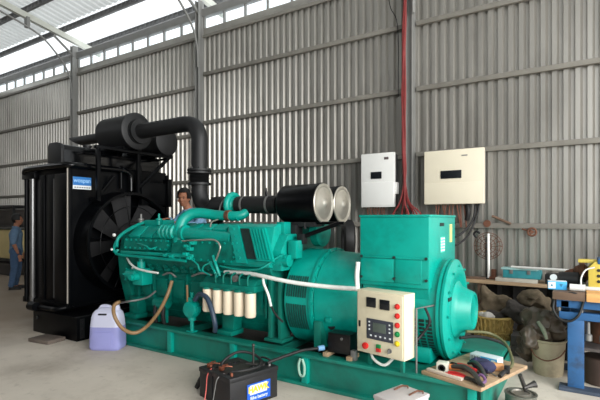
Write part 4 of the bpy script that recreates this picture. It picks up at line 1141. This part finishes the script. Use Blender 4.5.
# ------------------------------------------------------------------ plank with tools on the skid end
PM = Matrix.Translation((-.62, 3.349, BZ)) @ Matrix.Rotation(R(163), 4, 'Z')    # x runs left along the front edge, -y runs back
def pk(x, y, z=0): return PM @ Vector((x, -y, z+.03))
o = MB().box((0, -.76, 0), (.49, 0, .028), .004).xf(PM).build('wooden_plank', WOOD)
tag(o, 'thin wooden board laid over the right end of the skid as a tool tray', 'board')
TT = 'tools on the wooden board'
tag(MB().box((0, 0, 0), (.30, .035, .02), .003).xf(Matrix.Translation(pk(.46, .025)) @ Matrix.Rotation(R(-19), 4, 'Z')).build('pale_strip', M('pale_lath', (206, 192, 176), .7)), 'pale wooden lath lying along the front edge of the tool board', 'lath')
o = thing('relay_cube', 'small off white cube with a round socket at the left of the tool board', 'socket', pk(.36, .10))
c = pk(.36, .10); MB().box(c+Vector((-.045, -.03, 0)), c+Vector((.035, .05, .075)), .006).build('cube', M('offwhite_cube', (206, 206, 192), .5), o)
MB().lathe([(0, .028), (-.006, .028), (-.006, .018), (0, .018)], c+Vector((-.002, -.03, .037)), 'Y', 18).build('socket_ring', BLACKM, o)
def pliers(x, y, ang, mat, label, z=0.0, L=.2):
    p = thing('pliers', label, 'pliers', pk(x, y, z), ang, TT)
    T = Matrix.Translation(pk(x, y, z+.012)) @ Matrix.Rotation(ang, 4, 'Z')
    for s in (-1, 1):
        MB().tube([(.02, s*.006, 0), (-.03, s*.022, .004), (-.09, s*.03, .004), (-L*.7, s*.022, 0)], [.009, .012, .012, .010], 8).xf(T).build('grip', mat, p)
    MB().box((.0, -.02, -.01), (.04, .02, .01), .006).box((.03, -.014, -.009), (.09, .014, .009), .006).xf(T).build('jaw', STEELG, p)
pliers(.17, .08, R(-14), REDT, 'pliers with bright red grips at the front of the tool board')
pliers(.20, .22, R(-28), REDT, 'pliers with red and dark grips behind the first pair', .02)
pliers(.27, .24, R(20), ORANGE, 'pliers with dull orange grips near the white cube', .01)
tag(MB().tube([pk(.30, .13, .05), pk(.2, .12, .07), pk(.1, .08, .06), pk(.02, .02, .03), pk(-.02, .0, .02)], [.016, .022, .02, .018, .012], 10).build('grease_gun', STEELG), 'long dark grey hand tool lying diagonally across the tool board', 'tool')
tag(MB().tube([pk(.26, .3, .05), pk(.18, .26, .08), pk(.1, .2, .06), pk(.04, .14, .03)], [.012, .018, .02, .014], 10).build('spanner_bar', STEELG), 'dark bar spanner lying behind the grease gun', 'spanner')
m = MB().ball(pk(.18, .36, .05), .055, (1.6, 1, .8)).ball(pk(.12, .33, .05), .045, (1.5, 1, .9)).ball(pk(.23, .34, .06), .04, (1.2, 1, .9)).wrinkle(.02, 16)
tag(m.build('navy_rag', NAVY), 'crumpled navy rag among the tools', 'rag')
def driver(x, y, ang, mat, label, z=0.0):
    p = thing('screwdriver', label, 'screwdriver', pk(x, y, z), ang, TT)
    T = Matrix.Translation(pk(x, y, z+.016)) @ Matrix.Rotation(ang, 4, 'Z')
    MB().tube([(-.11, 0, 0), (-.10, 0, 0), (-.05, 0, 0), (-.01, 0, 0), (0, 0, 0)], [.009, .014, .012, .014, .008], 10, smooth=False).xf(T).build('handle', mat, p)
    MB().rod((0, 0, 0), (.11, 0, 0), .004, 8).xf(T).build('shaft', GREY, p)
driver(.13, .19, R(-35), REDT, 'screwdriver with red handle lying across the middle of the tool board', .03)
driver(.30, .29, R(-20), BLACKM, 'screwdriver with black handle behind the white cube')
driver(.08, .27, R(-50), NAVY, 'screwdriver with dark blue handle near the navy rag', .02)
tag(MB().box((-.07, -.012, 0), (.07, .012, .012), .003).xf(Matrix.Translation(pk(.06, .06)) @ Matrix.Rotation(R(-40), 4, 'Z')).build('flat_spanner', STEELG), 'flat dark spanner at the front right corner of the tool board', 'spanner')
m = MB().tube([pk(.1, .1, .02), pk(.06, .12, .05), pk(.02, .1, .02), pk(.03, .03, .01)], .011, 8)
tag(m.build('purple_cord', M('purple_cord', (104, 72, 112), .6)), 'short purple cord at the right of the tool pile', 'cord')
o = thing('small_carton', 'blue and white carton standing at the back of the tool board', 'box', pk(.24, .56))
CB = Matrix.Translation(pk(.24, .56)) @ Matrix.Rotation(R(-17), 4, 'Z') @ Matrix.Scale(.78, 4)
MB().box((-.16, -.06, 0), (.14, .07, .085), .003).xf(CB).build('carton', M('carton_white', (198, 210, 214), .6), o)
MB().box((-.04, -.063, .012), (.138, -.0595, .078)).xf(CB).build('printed_face', LBLUE, o)
m = MB()
for x0, x1, z0, z1 in ((.0, .05, .02, .036), (.0, .05, .048, .066), (.07, .12, .02, .036), (.075, .12, .048, .066), (.04, .06, .03, .06)): m.box((x0, -.0645, z0), (x1, -.0628, z1))
m.xf(CB).build('print_marks', STKW, o)
m = MB()
for i in range(6): m.box((-.15+i*.018, -.0615, .02), (-.14+i*.018, -.0598, .07))
m.xf(CB).build('side_print', GREY, o)
tag(MB().box((-.045, -.025, 0), (.04, .025, .055), .008).xf(Matrix.Translation(pk(.10, .46)) @ Matrix.Rotation(R(20), 4, 'Z')).build('orange_block', M('tan_block', (206, 150, 100), .7)), 'tan wooden block at the right edge beside the carton', 'block')
m = MB().tube([pk(.02, .42, .02), pk(.01, .37, .03), pk(.01, .30, .012)], .016, 8).box(pk(.02, .44)-Vector((.02, .02, 0)), pk(.02, .44)+Vector((.02, .02, .06)), .006)
tag(m.build('clamp_tool', BLACKM), 'black spring clamp on the right edge of the tool board', 'clamp')
# hoses arcing from the alternator to the board
tag(MB().tube([(-.86, 4.0, .55), (-.72, 4.25, .50), (-.58, 4.2, .44), (-.50, 4.0, .36), (-.505, 3.90, .325)], .012, 8).build('olive_cable', M('olive_cable', (92, 92, 62), .5)), 'olive cable arching from the alternator hub to the tool board', 'cable')
tag(MB().tube([(-.9, 3.95, .50), (-.80, 4.2, .47), (-.66, 4.4, .40), (-.58, 4.45, .34)], .014, 8).build('black_cable', RUBBER), 'black cable running behind the carton at the skid end', 'cable')
# tall funnel like tool leaning under the board, tin can
c = gnd(521, 383, .0)
tag(MB().tube([(-.43, 3.86, .30), (-.40, 3.92, .18), (-.36, 4.0, .02)], .016, 8).tube([(-.405, 3.9, .19), (-.36, 3.93, .21), (-.33, 3.95, .22)], [.012, .02, .03], 8).build('puller_arm', STEELG), 'dark forked steel arm leaning against the end of the tool board', 'tool')
o = thing('tin_can', 'open tin can with a dark hole standing at the bottom edge of the picture', 'can', (-.425, 3.87, 0))
tc2 = Vector((-.425, 3.87, 0))
MB().lathe([(0, .10), (.005, .11), (.14, .112), (.15, .118), (.158, .118), (.158, .10), (.15, .098), (.15, .062), (.145, .058), (.05, .055), (.05, .0)], tc2, 'Z', 32).build('can_body', M('dull_tin', (128, 130, 122), .4, .6, .2, 14), o)
MB().lathe([(.0, .07), (.012, .075), (.014, .066), (.004, .06)], tc2+Vector((0, 0, .15)), 'Z', 28).build('inner_rim', SILVER, o)

# ------------------------------------------------------------------ workbench on the right
wb = thing('workbench', 'blue steel workbench with thick plank top at the right edge', 'workbench', (.5, 5.0, 0))
BX, BY = -.22, 4.62
m = MB()
for y in (BY, BY+.62):
    m.box((BX, y, .725), (1.6, y+.09, .795), .006); m.box((BX+.02, y-.005, .625), (1.6, y+.085, .69), .006)
m.box((BX+.03, BY, .625), (BX+.1, BY+.7, .69), .006); m.box((BX+.03, BY, .725), (BX+.1, BY+.7, .79), .006)
m.build('frame', BLUEP, wb)
for x in (-.135, 1.35):
    for y in (BY, BY+.62): MB().box((x, y, .03), (x+.125, y+.08, .625), .006).build('leg', BLUEP, wb)
m = MB().box((-.2, BY-.05, 0), (1.5, BY+.1, .03), .004).box((-.2, BY+.6, 0), (1.5, BY+.75, .03), .004)
m.build('foot_rail', M('dirty_blue_steel', (66, 78, 96), .7, 0, .2, 8), wb)
m = MB().box((-.1, BY+.02, .36), (1.5, BY+.68, .385)); m.build('lower_shelf', M('dark_shelf_steel', (74, 68, 66), .7, 0, .2, 8), wb)
for x in (-.2, -.03, .12): MB().lathe([(0, .014), (.035, .014)], (x, BY+.03, .69), 'Z', 10).build('spacer', GREY, wb)
m = MB().box((BX-.03, BY-.04, .795), (.0, BY+.2, .865), .008).box((BX-.03, BY+.2, .80), (1.6, BY+.45, .86), .008).box((BX-.03, BY+.45, .80), (1.6, BY+.74, .86), .008)
m.build('plank_top', WOODD, wb)
MB().box((.005, BY-.05, .797), (1.6, BY+.195, .87), .008).build('front_plank', WOODO, wb)
for x, L in ((.02, .10), (.13, .12)):
    MB().lathe([(0, .016), (.0, .03), (.05, .03), (.06, .016), (.06+L, .014)], (x, BY+.04, .45), 'Z', 12).build('hanging_jack', GREY, wb)
MB().lathe([(0, .13), (.005, .14), (.2, .14), (.21, .13)], (.16, BY+.35, .386), 'Z', 28).build('motor_drum', RUST, wb)
tag(MB().lathe([(0, .12), (.005, .13), (.24, .15), (.25, .14)], (.12, BY+.35, .0), 'Z', 28).build('dark_pail', M('brown_pail', (70, 54, 46), .7, 0, .2, 8)), 'dark brown pail on the floor under the workbench', 'pail')
tag(MB().tube([at(554, 300, 4.63), at(553.5, 310, 4.60), at(560, 319, 4.58), at(570, 321, 4.58), at(578, 316, 4.58), at(582, 307, 4.6), at(583, 298, 4.60), at(575, 293.5, 4.59), at(565, 293, 4.60)], .011, 8).build('hanging_cable', RUBBER), 'black cable hanging in a loop over the blue bench rails', 'cable')
# goods on the bench
bz = .866
o = thing('medicine_carton', 'small bright blue and white carton at the left end of the bench', 'box', (-.2, 4.75, bz))
CB = Matrix.Translation((-.225, 4.745, bz)) @ Matrix.Rotation(R(8), 4, 'Z')
MB().box((-.07, -.03, 0), (.08, .05, .075), .003).xf(CB).build('carton', LBLUE, o)
MB().box((-.068, -.0325, .01), (-.01, -.0295, .068)).box((-.07, -.03, .075), (.08, .05, .077)).xf(CB).build('white_panel', STKW, o)
MB().prism([(-.05, .03), (-.04, .055), (-.03, .03)], 'Y', -.034, -.0322).prism([(.02, .055), (.05, .055), (.035, .025)], 'Y', -.0335, -.0295).xf(CB).build('printed_triangles', M('print_teal', (40, 120, 150), .5), o)
tag(MB().lathe([(0, .02), (.0, .03), (.12, .03), (.12, .02)], (-.12, 4.72, bz+.03), 'X', 18).build('white_roll', WHITE), 'white plastic roll lying right of the blue carton', 'roll')
ym = thing('yellow_machine', 'yellow machine with blue top and dark vent holes on the bench', 'machine', (.2, 4.95, bz))
m = MB().prism([(.02, bz+.02), (.02, bz+.20), (.07, bz+.26), (.45, bz+.26), (.45, bz+.02)], 'Y', 4.85, 5.12, .012)
m.build('casing', YELLOW, ym)
MB().box((.09, 4.84, bz+.235), (.45, 5.13, bz+.285), .012).build('blue_lid', BLUEP, ym)
MB().box((.0, 4.83, bz), (.45, 5.14, bz+.03), .006).build('base_tray', WHITE, ym)
m = MB()
for q in range(3): m.lathe([(0, .014), (-.006, .014)], (.10, 4.85, bz+.08+q*.05), 'Y', 14); m.lathe([(0, .014), (-.006, .014)], (.20, 4.85, bz+.08+q*.05), 'Y', 14)
m.build('vent_holes', BLACKM, ym)
MB().box((-.06, 4.9, bz+.24), (.09, 5.0, bz+.27), .01).build('side_arm', YELLOW, ym)
MB().tube([(-.03, 4.82, bz+.0), (-.035, 4.82, bz+.1), (0, 4.82, bz+.18), (.07, 4.82, bz+.21)], .007, 8).build('white_cord', WHITE, ym)
tg = None
m = MB().lathe([(0, .06), (.16, .07), (.18, .05), (.22, .03)], (-.22, 5.02, bz+.07), 'X', 20).box((-.26, 4.97, bz), (-.02, 5.1, bz+.06), .01)
tag(m.build('electric_motor', BLACKM), 'black round motor behind the blue carton', 'motor', tg)
tag(MB().lathe([(0, .03), (-.02, .03), (-.02, .022)], (-.26, 4.96, bz+.085), 'Y', 18).rod((-.26, 4.97, bz), (-.26, 4.97, bz+.06), .012).build('pressure_gauge', STKW), 'small white round gauge in front of the black motor', 'gauge')
m = MB().box((-.05, 5.0, bz), (.0, 5.25, bz+.22), .02).ball((-.02, 5.08, bz+.13), .08).ball((-.1, 5.15, bz+.08), .08).wrinkle(.02, 9)
tag(m.build('rusty_bracket', RUST), 'rusty brown casting beside the yellow machine', 'casting', tg)
tag(MB().tube([(-.30, 5.2, bz+.02), (-.1, 5.15, bz+.05), (.0, 4.9, bz+.04)], .013, 8).build('grey_pipe', GREY), 'short grey pipe lying behind the white roll', 'pipe')

# ------------------------------------------------------------------ wall shelf with goods
sh = thing('plank_shelf', 'long brown plank shelf in front of the wall right of the alternator', 'shelf', (-.9, 6.4, 0))
MB().box((-1.40, 6.2, .675), (-.15, 6.62, .715), .005).build('plank', WOOD, sh)
for x in (-1.2, -.3):
    for y in (6.25, 6.52): MB().box((x, y, 0), (x+.05, y+.05, .676)).build('leg', WOODD, sh)
sz = .716
o = thing('tool_case', 'teal plastic tool case lying on the shelf', 'case', (-.72, 6.35, sz+.05))
MB().box((-.90, 6.28, sz+.045), (-.46, 6.46, sz+.15), .015).build('case_body', TEALC, o)
MB().box((-.92, 6.27, sz+.15), (-.5, 6.47, sz+.172), .008).build('case_lid', M('pale_teal_lid', (150, 190, 188), .5), o)
for x in (-.8, -.6): MB().box((x-.02, 6.272, sz+.10), (x+.02, 6.282, sz+.155), .003).build('latch', GREY, o)
m = MB().box((-.98, 6.22, sz), (-.50, 6.5, sz+.044), .004).wrinkle(.006, 12)
tag(m.build('paper_stack', PAPER), 'stack of grey papers under the teal tool case', 'papers')
tag(MB().rod((-.80, 6.30, sz+.185), (-.12, 6.05, sz+.20), .016, 10).build('white_tube', WHITE), 'long white tube lying on top of the tool case', 'tube')
tag(MB().box((-.42, 6.25, sz), (-.2, 6.5, sz+.12), .01).build('black_case', BLACKM), 'black case on the shelf right of the teal tool case', 'case')
tag(MB().box((-1.06, 6.40, sz), (-1.0, 6.46, sz+.13), .01).box((-1.08, 6.38, sz), (-.98, 6.5, sz+.03)).build('brown_block', RUST), 'small rusty upright block on the shelf', 'block')
tag(MB().box((-1.36, 6.3, sz), (-1.12, 6.42, sz+.022), .003).build('loose_lath', WOODD), 'loose dark lath on the left end of the shelf', 'lath')
# wire coil on a stick (old fan guard)
fan = thing('fan_cage', 'round rusty wire fan cage on a pole standing on the shelf', 'fan', (-1.25, 6.5, sz))
fc = at(488, 246, 6.5)
m = MB()
for r_ in (.05, .1, .15, .18): m.tube([(fc.x+r_*math.cos(2*PI*k/18), 6.5+.03*(1-r_/.18)*0-.02*(.18-r_)/.18, fc.z+r_*math.sin(2*PI*k/18)) for k in range(18)], .0035, 6, closed=True, sub=2)
for k in range(16):
    a = 2*PI*k/16; m.tube([(fc.x+.03*math.cos(a), 6.46, fc.z+.03*math.sin(a)), (fc.x+.12*math.cos(a), 6.45, fc.z+.12*math.sin(a)), (fc.x+.18*math.cos(a), 6.5, fc.z+.18*math.sin(a)), (fc.x+.12*math.cos(a+.1), 6.55, fc.z+.12*math.sin(a+.1))], .003, 5, sub=3)
m.build('wire_cage', RUST, fan)
MB().rod((fc.x+.02, 6.43, sz), (fc.x+.015, 6.43, fc.z+.17), .017, 10).build('white_pole', WHITE, fan)
MB().rod((fc.x-.02, 6.5, sz), (fc.x-.02, 6.5, fc.z+.12), .012, 10).box((fc.x-.1, 6.38, sz), (fc.x+.1, 6.56, sz+.012), .003).build('dark_post', BLACKM, fan)
MB().tube([(fc.x-.14, 6.46, fc.z+.11), (fc.x-.17, 6.44, fc.z+.16), (fc.x-.13, 6.43, fc.z+.20), (fc.x-.09, 6.43, fc.z+.17)], .014, 8).build('grip', BLACKM, fan)
# things on the girt
g = MB().rod(at(492, 216, 6.72), at(511, 224, 6.72), .018, 8)
tag(g.build('old_stick', WOODD), 'short grey stick leaning on the wall rail right of the alternator', 'stick')
hv = thing('valve_wheel', 'rusty valve handwheel hanging from the wall rail', 'wheel', at(532, 231, 6.70))
hc = at(532, 232, 6.70)
m = MB().tube([(hc.x+.05*math.cos(2*PI*k/16), 6.69, hc.z+.05*math.sin(2*PI*k/16)) for k in range(16)], .013, 8, closed=True, sub=2)
m.lathe([(0, .022), (.05, .022)], (hc.x, 6.68, hc.z), 'Y', 12)
for k in range(3): m.rod((hc.x, 6.69, hc.z), (hc.x+.05*math.cos(k*2.1), 6.69, hc.z+.05*math.sin(k*2.1)), .008, 6)
m.build('wheel_rim', RUST, hv)
MB().rod((hc.x-.12, 6.7, hc.z+.04), (hc.x, 6.7, hc.z), .01, 8).build('hook', RUST, hv)
tag(MB().lathe([(0, .05), (.02, .05), (.03, .03)], at(487, 225, 6.73)+Vector((0, 0, .02)), 'Y', 16).build('rusty_disc', RUST), 'small rusty disc sitting on the wall rail above the fan cage', 'disc')
# tyre leaning at the wall behind the adaptor barrel
c = at(348, 246, 6.0); rr = .27
tyre = thing('tyre', 'black tyre leaning against the wall behind the generator', 'tyre', (c.x, 6.5, 0))
m = MB(); m.lathe([(-.08, .17), (-.09, .25), (-.06, .3), (0, .31), (.06, .3), (.09, .25), (.08, .17), (.0, .16), (-.08, .17)], (0, 0, 0), 'X', 40, cap=False)
m.xf(Matrix.Translation((at(348, 246, 6.45).x, 6.45, 1.20)) @ Matrix.Rotation(R(33), 4, 'Z'))
m.build('tyre_ring', RUBBER, tyre)
MB().box((at(348, 246, 6.45).x-.16, 6.2, 0), (at(348, 246, 6.45).x+.16, 6.72, .89), .01).build('wooden_stand', WOODD, tyre)

# ------------------------------------------------------------------ junk under the shelf
bk = thing('wicker_basket', 'yellow wicker basket with white cloth beyond the skid end', 'basket', (-.93, 5.72, 0))
bc = Vector((-.93, 5.72, 0))
m = MB().lathe([(0, .0), (0, .16), (.36, .2), (.37, .21), (.38, .2), (.37, .19), (.02, .15), (.02, 0)], bc, 'Z', 40, cap=False)
m.build('basket_wall', BASKET, bk)
m = MB()
for k in range(28):
    a = 2*PI*k/28
    ps = []
    for i in range(9):
        z = .02+i*.043; r_ = .17+.045*z/.37+(.016 if (i+k) % 2 else -.004)
        ps.append(bc+Vector((r_*math.cos(a), r_*math.sin(a), z)))
    m.tube(ps, .011, 5, sub=2)
for z in (.02, .2, .37): m.tube([bc+Vector(((.178+.045*z/.37)*math.cos(2*PI*k/24), (.178+.045*z/.37)*math.sin(2*PI*k/24), z)) for k in range(24)], .011, 6, closed=True, sub=2)
m.build('weave', BASKET, bk)
def heap(balls, amp, sc, seed, vox=.02):
    m = MB()
    for c, r, s in balls: m.ball(c, r, s, 20)
    me = remesh(m.bm, vox, 3)
    m = MB(); m.bm.from_mesh(me); m.wrinkle(amp, sc, seed); m.wrinkle(amp*.5, sc*2.3, seed+4)
    return m
def P3(px, py, Y): return at(px, py, Y)
tag(heap([(bc+Vector((-.04, -.06, .36)), .07, (1, 1, .8)), (bc+Vector((-.1, -.02, .37)), .06, (1, 1, .7))], .02, 14, 1, .012).build('white_cloth', M('white_rag', (206, 202, 196), .9)), 'crumpled white cloth inside the wicker basket', 'cloth')
tag(heap([(bc+Vector((.05, .05, .35)), .13, (1, .9, .5)), (bc+Vector((-.02, .1, .36)), .1, (1, 1, .6))], .02, 12, 2, .015).build('dark_rags', GRSACK), 'dusty dark rags filling the wicker basket', 'cloth')
# brown sack, standing behind the basket with a flopped corner
m = heap([(P3(494, 308, 6.1), .15, (1.1, .8, .8)), (P3(488, 298, 6.1), .10, (1, .8, 1.0)), (P3(484, 290, 6.1), .065, (.8, .7, 1.2)), (P3(502, 302, 6.1), .12, (1, .8, .8)), (Vector((-1.1, 6.1, .2)), .2, (1.2, .6, 1.1))], .03, 9, 3)
tag(m.build('brown_sack', BURLAP), 'brown sackcloth bag with a raised corner behind the wicker basket', 'sack')
m = heap([(P3(532, 296, 5.9), .11, (1.2, .8, .8)), (P3(526, 300, 5.9), .10, (1.1, .8, .7)), (P3(538, 302, 5.95), .12, (1.3, .8, .7)), (P3(540, 320, 6.0), .2, (1.2, .7, .9)), (Vector((-.45, 6.0, .17)), .2, (1.3, .9, .9))], .03, 9, 5)
tag(m.build('brown_sack', BURLAP), 'dusty brown sack slumped under the right end of the shelf', 'sack')
m = heap([(P3(518, 312, 5.7), .13, (1.4, .8, .6)), (P3(514, 306, 5.7), .08, (1.1, .8, .7)), (P3(526, 318, 5.7), .13, (1.2, .8, .6))], .03, 11, 8)
tag(m.build('grey_bundle', GRSACK), 'bundle of dusty grey cloth on the grey stack beside the basket', 'bundle')
o = thing('grey_crate', 'dark grey stacked crate between the basket and the pale bucket', 'crate', (-.57, 5.58, 0))
GCm = M('dusty_grey_crate', (86, 84, 82), .8, 0, .2, 9)
for k in range(2): MB().box((-.70, 5.45, .0+k*.116), (-.44, 5.72, .112+k*.116), .012).build('crate_layer', GCm, o)
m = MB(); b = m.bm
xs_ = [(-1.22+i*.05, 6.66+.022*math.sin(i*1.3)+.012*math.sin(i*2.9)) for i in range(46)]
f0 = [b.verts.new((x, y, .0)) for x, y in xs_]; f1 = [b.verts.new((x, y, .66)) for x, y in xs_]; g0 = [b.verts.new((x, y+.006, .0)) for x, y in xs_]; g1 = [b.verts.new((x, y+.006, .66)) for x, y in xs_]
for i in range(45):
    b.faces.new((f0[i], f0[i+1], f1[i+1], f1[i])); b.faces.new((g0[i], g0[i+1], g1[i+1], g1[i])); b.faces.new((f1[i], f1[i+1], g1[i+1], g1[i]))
tag(m.build('shade_backdrop', M('shelf_shade_dark', (30, 28, 27), .8, 0, .2, 6)), 'dark tarpaulin added for the shade under the plank shelf', 'backdrop')  # dark sheet added to put in the shade below the shelf
# pale bucket with a brown plastic bag
bu = thing('bucket', 'tall pale dirty bucket on the floor left of the workbench', 'bucket', (-.31, 5.02, 0))
uc = Vector((-.31, 5.02, 0))
m = MB().lathe([(0, .0), (0, .125), (.01, .13), (.32, .152), (.33, .163), (.345, .163), (.345, .148), (.32, .143), (.02, .122), (.02, 0)], uc, 'Z', 40, cap=False)
m.build('pail', M('dirty_pale_plastic', (168, 156, 130), .65, 0, .1, 7, dirt=(90, 80, 66), dirt_amt=.6, dirt_scale=5), bu)
MB().tube([uc+Vector((-.15, -.09, .27)), uc+Vector((-.1, -.16, .20)), uc+Vector((.0, -.185, .17)), uc+Vector((.1, -.15, .21)), uc+Vector((.15, -.09, .27))], .006, 8).build('bail_handle', RUST, bu)
m = heap([(uc+Vector((-.12, .0, .36)), .14, (1, .9, .8)), (uc+Vector((.02, .06, .40)), .13, (1.1, .9, .8)), (uc+Vector((-.17, -.06, .28)), .085, (.7, .7, 1.2)), (uc+Vector((-.02, .2, .5)), .12, (1.3, .9, .7)), (uc+Vector((-.2, .1, .2)), .11, (.8, .8, 1.3)), (uc+Vector((-.13, -.13, .36)), .09, (.8, .6, 1.4)), (uc+Vector((-.08, .05, .5)), .14, (1.2, .9, .9))], .05, 9, 12)
tag(m.build('plastic_bag', BAG), 'crumpled dark brown plastic bag heaped over the pale bucket', 'bag')
tag(MB().tube([uc+Vector((-.08, -.12, .52)), uc+Vector((-.03, -.15, .45)), uc+Vector((.0, -.17, .37))], [.016, .022, .014], 8).build('green_grey_stick', M('pale_green_grey', (132, 138, 118), .7)), 'pale green grey scrap sticking out of the plastic bag', 'scrap')
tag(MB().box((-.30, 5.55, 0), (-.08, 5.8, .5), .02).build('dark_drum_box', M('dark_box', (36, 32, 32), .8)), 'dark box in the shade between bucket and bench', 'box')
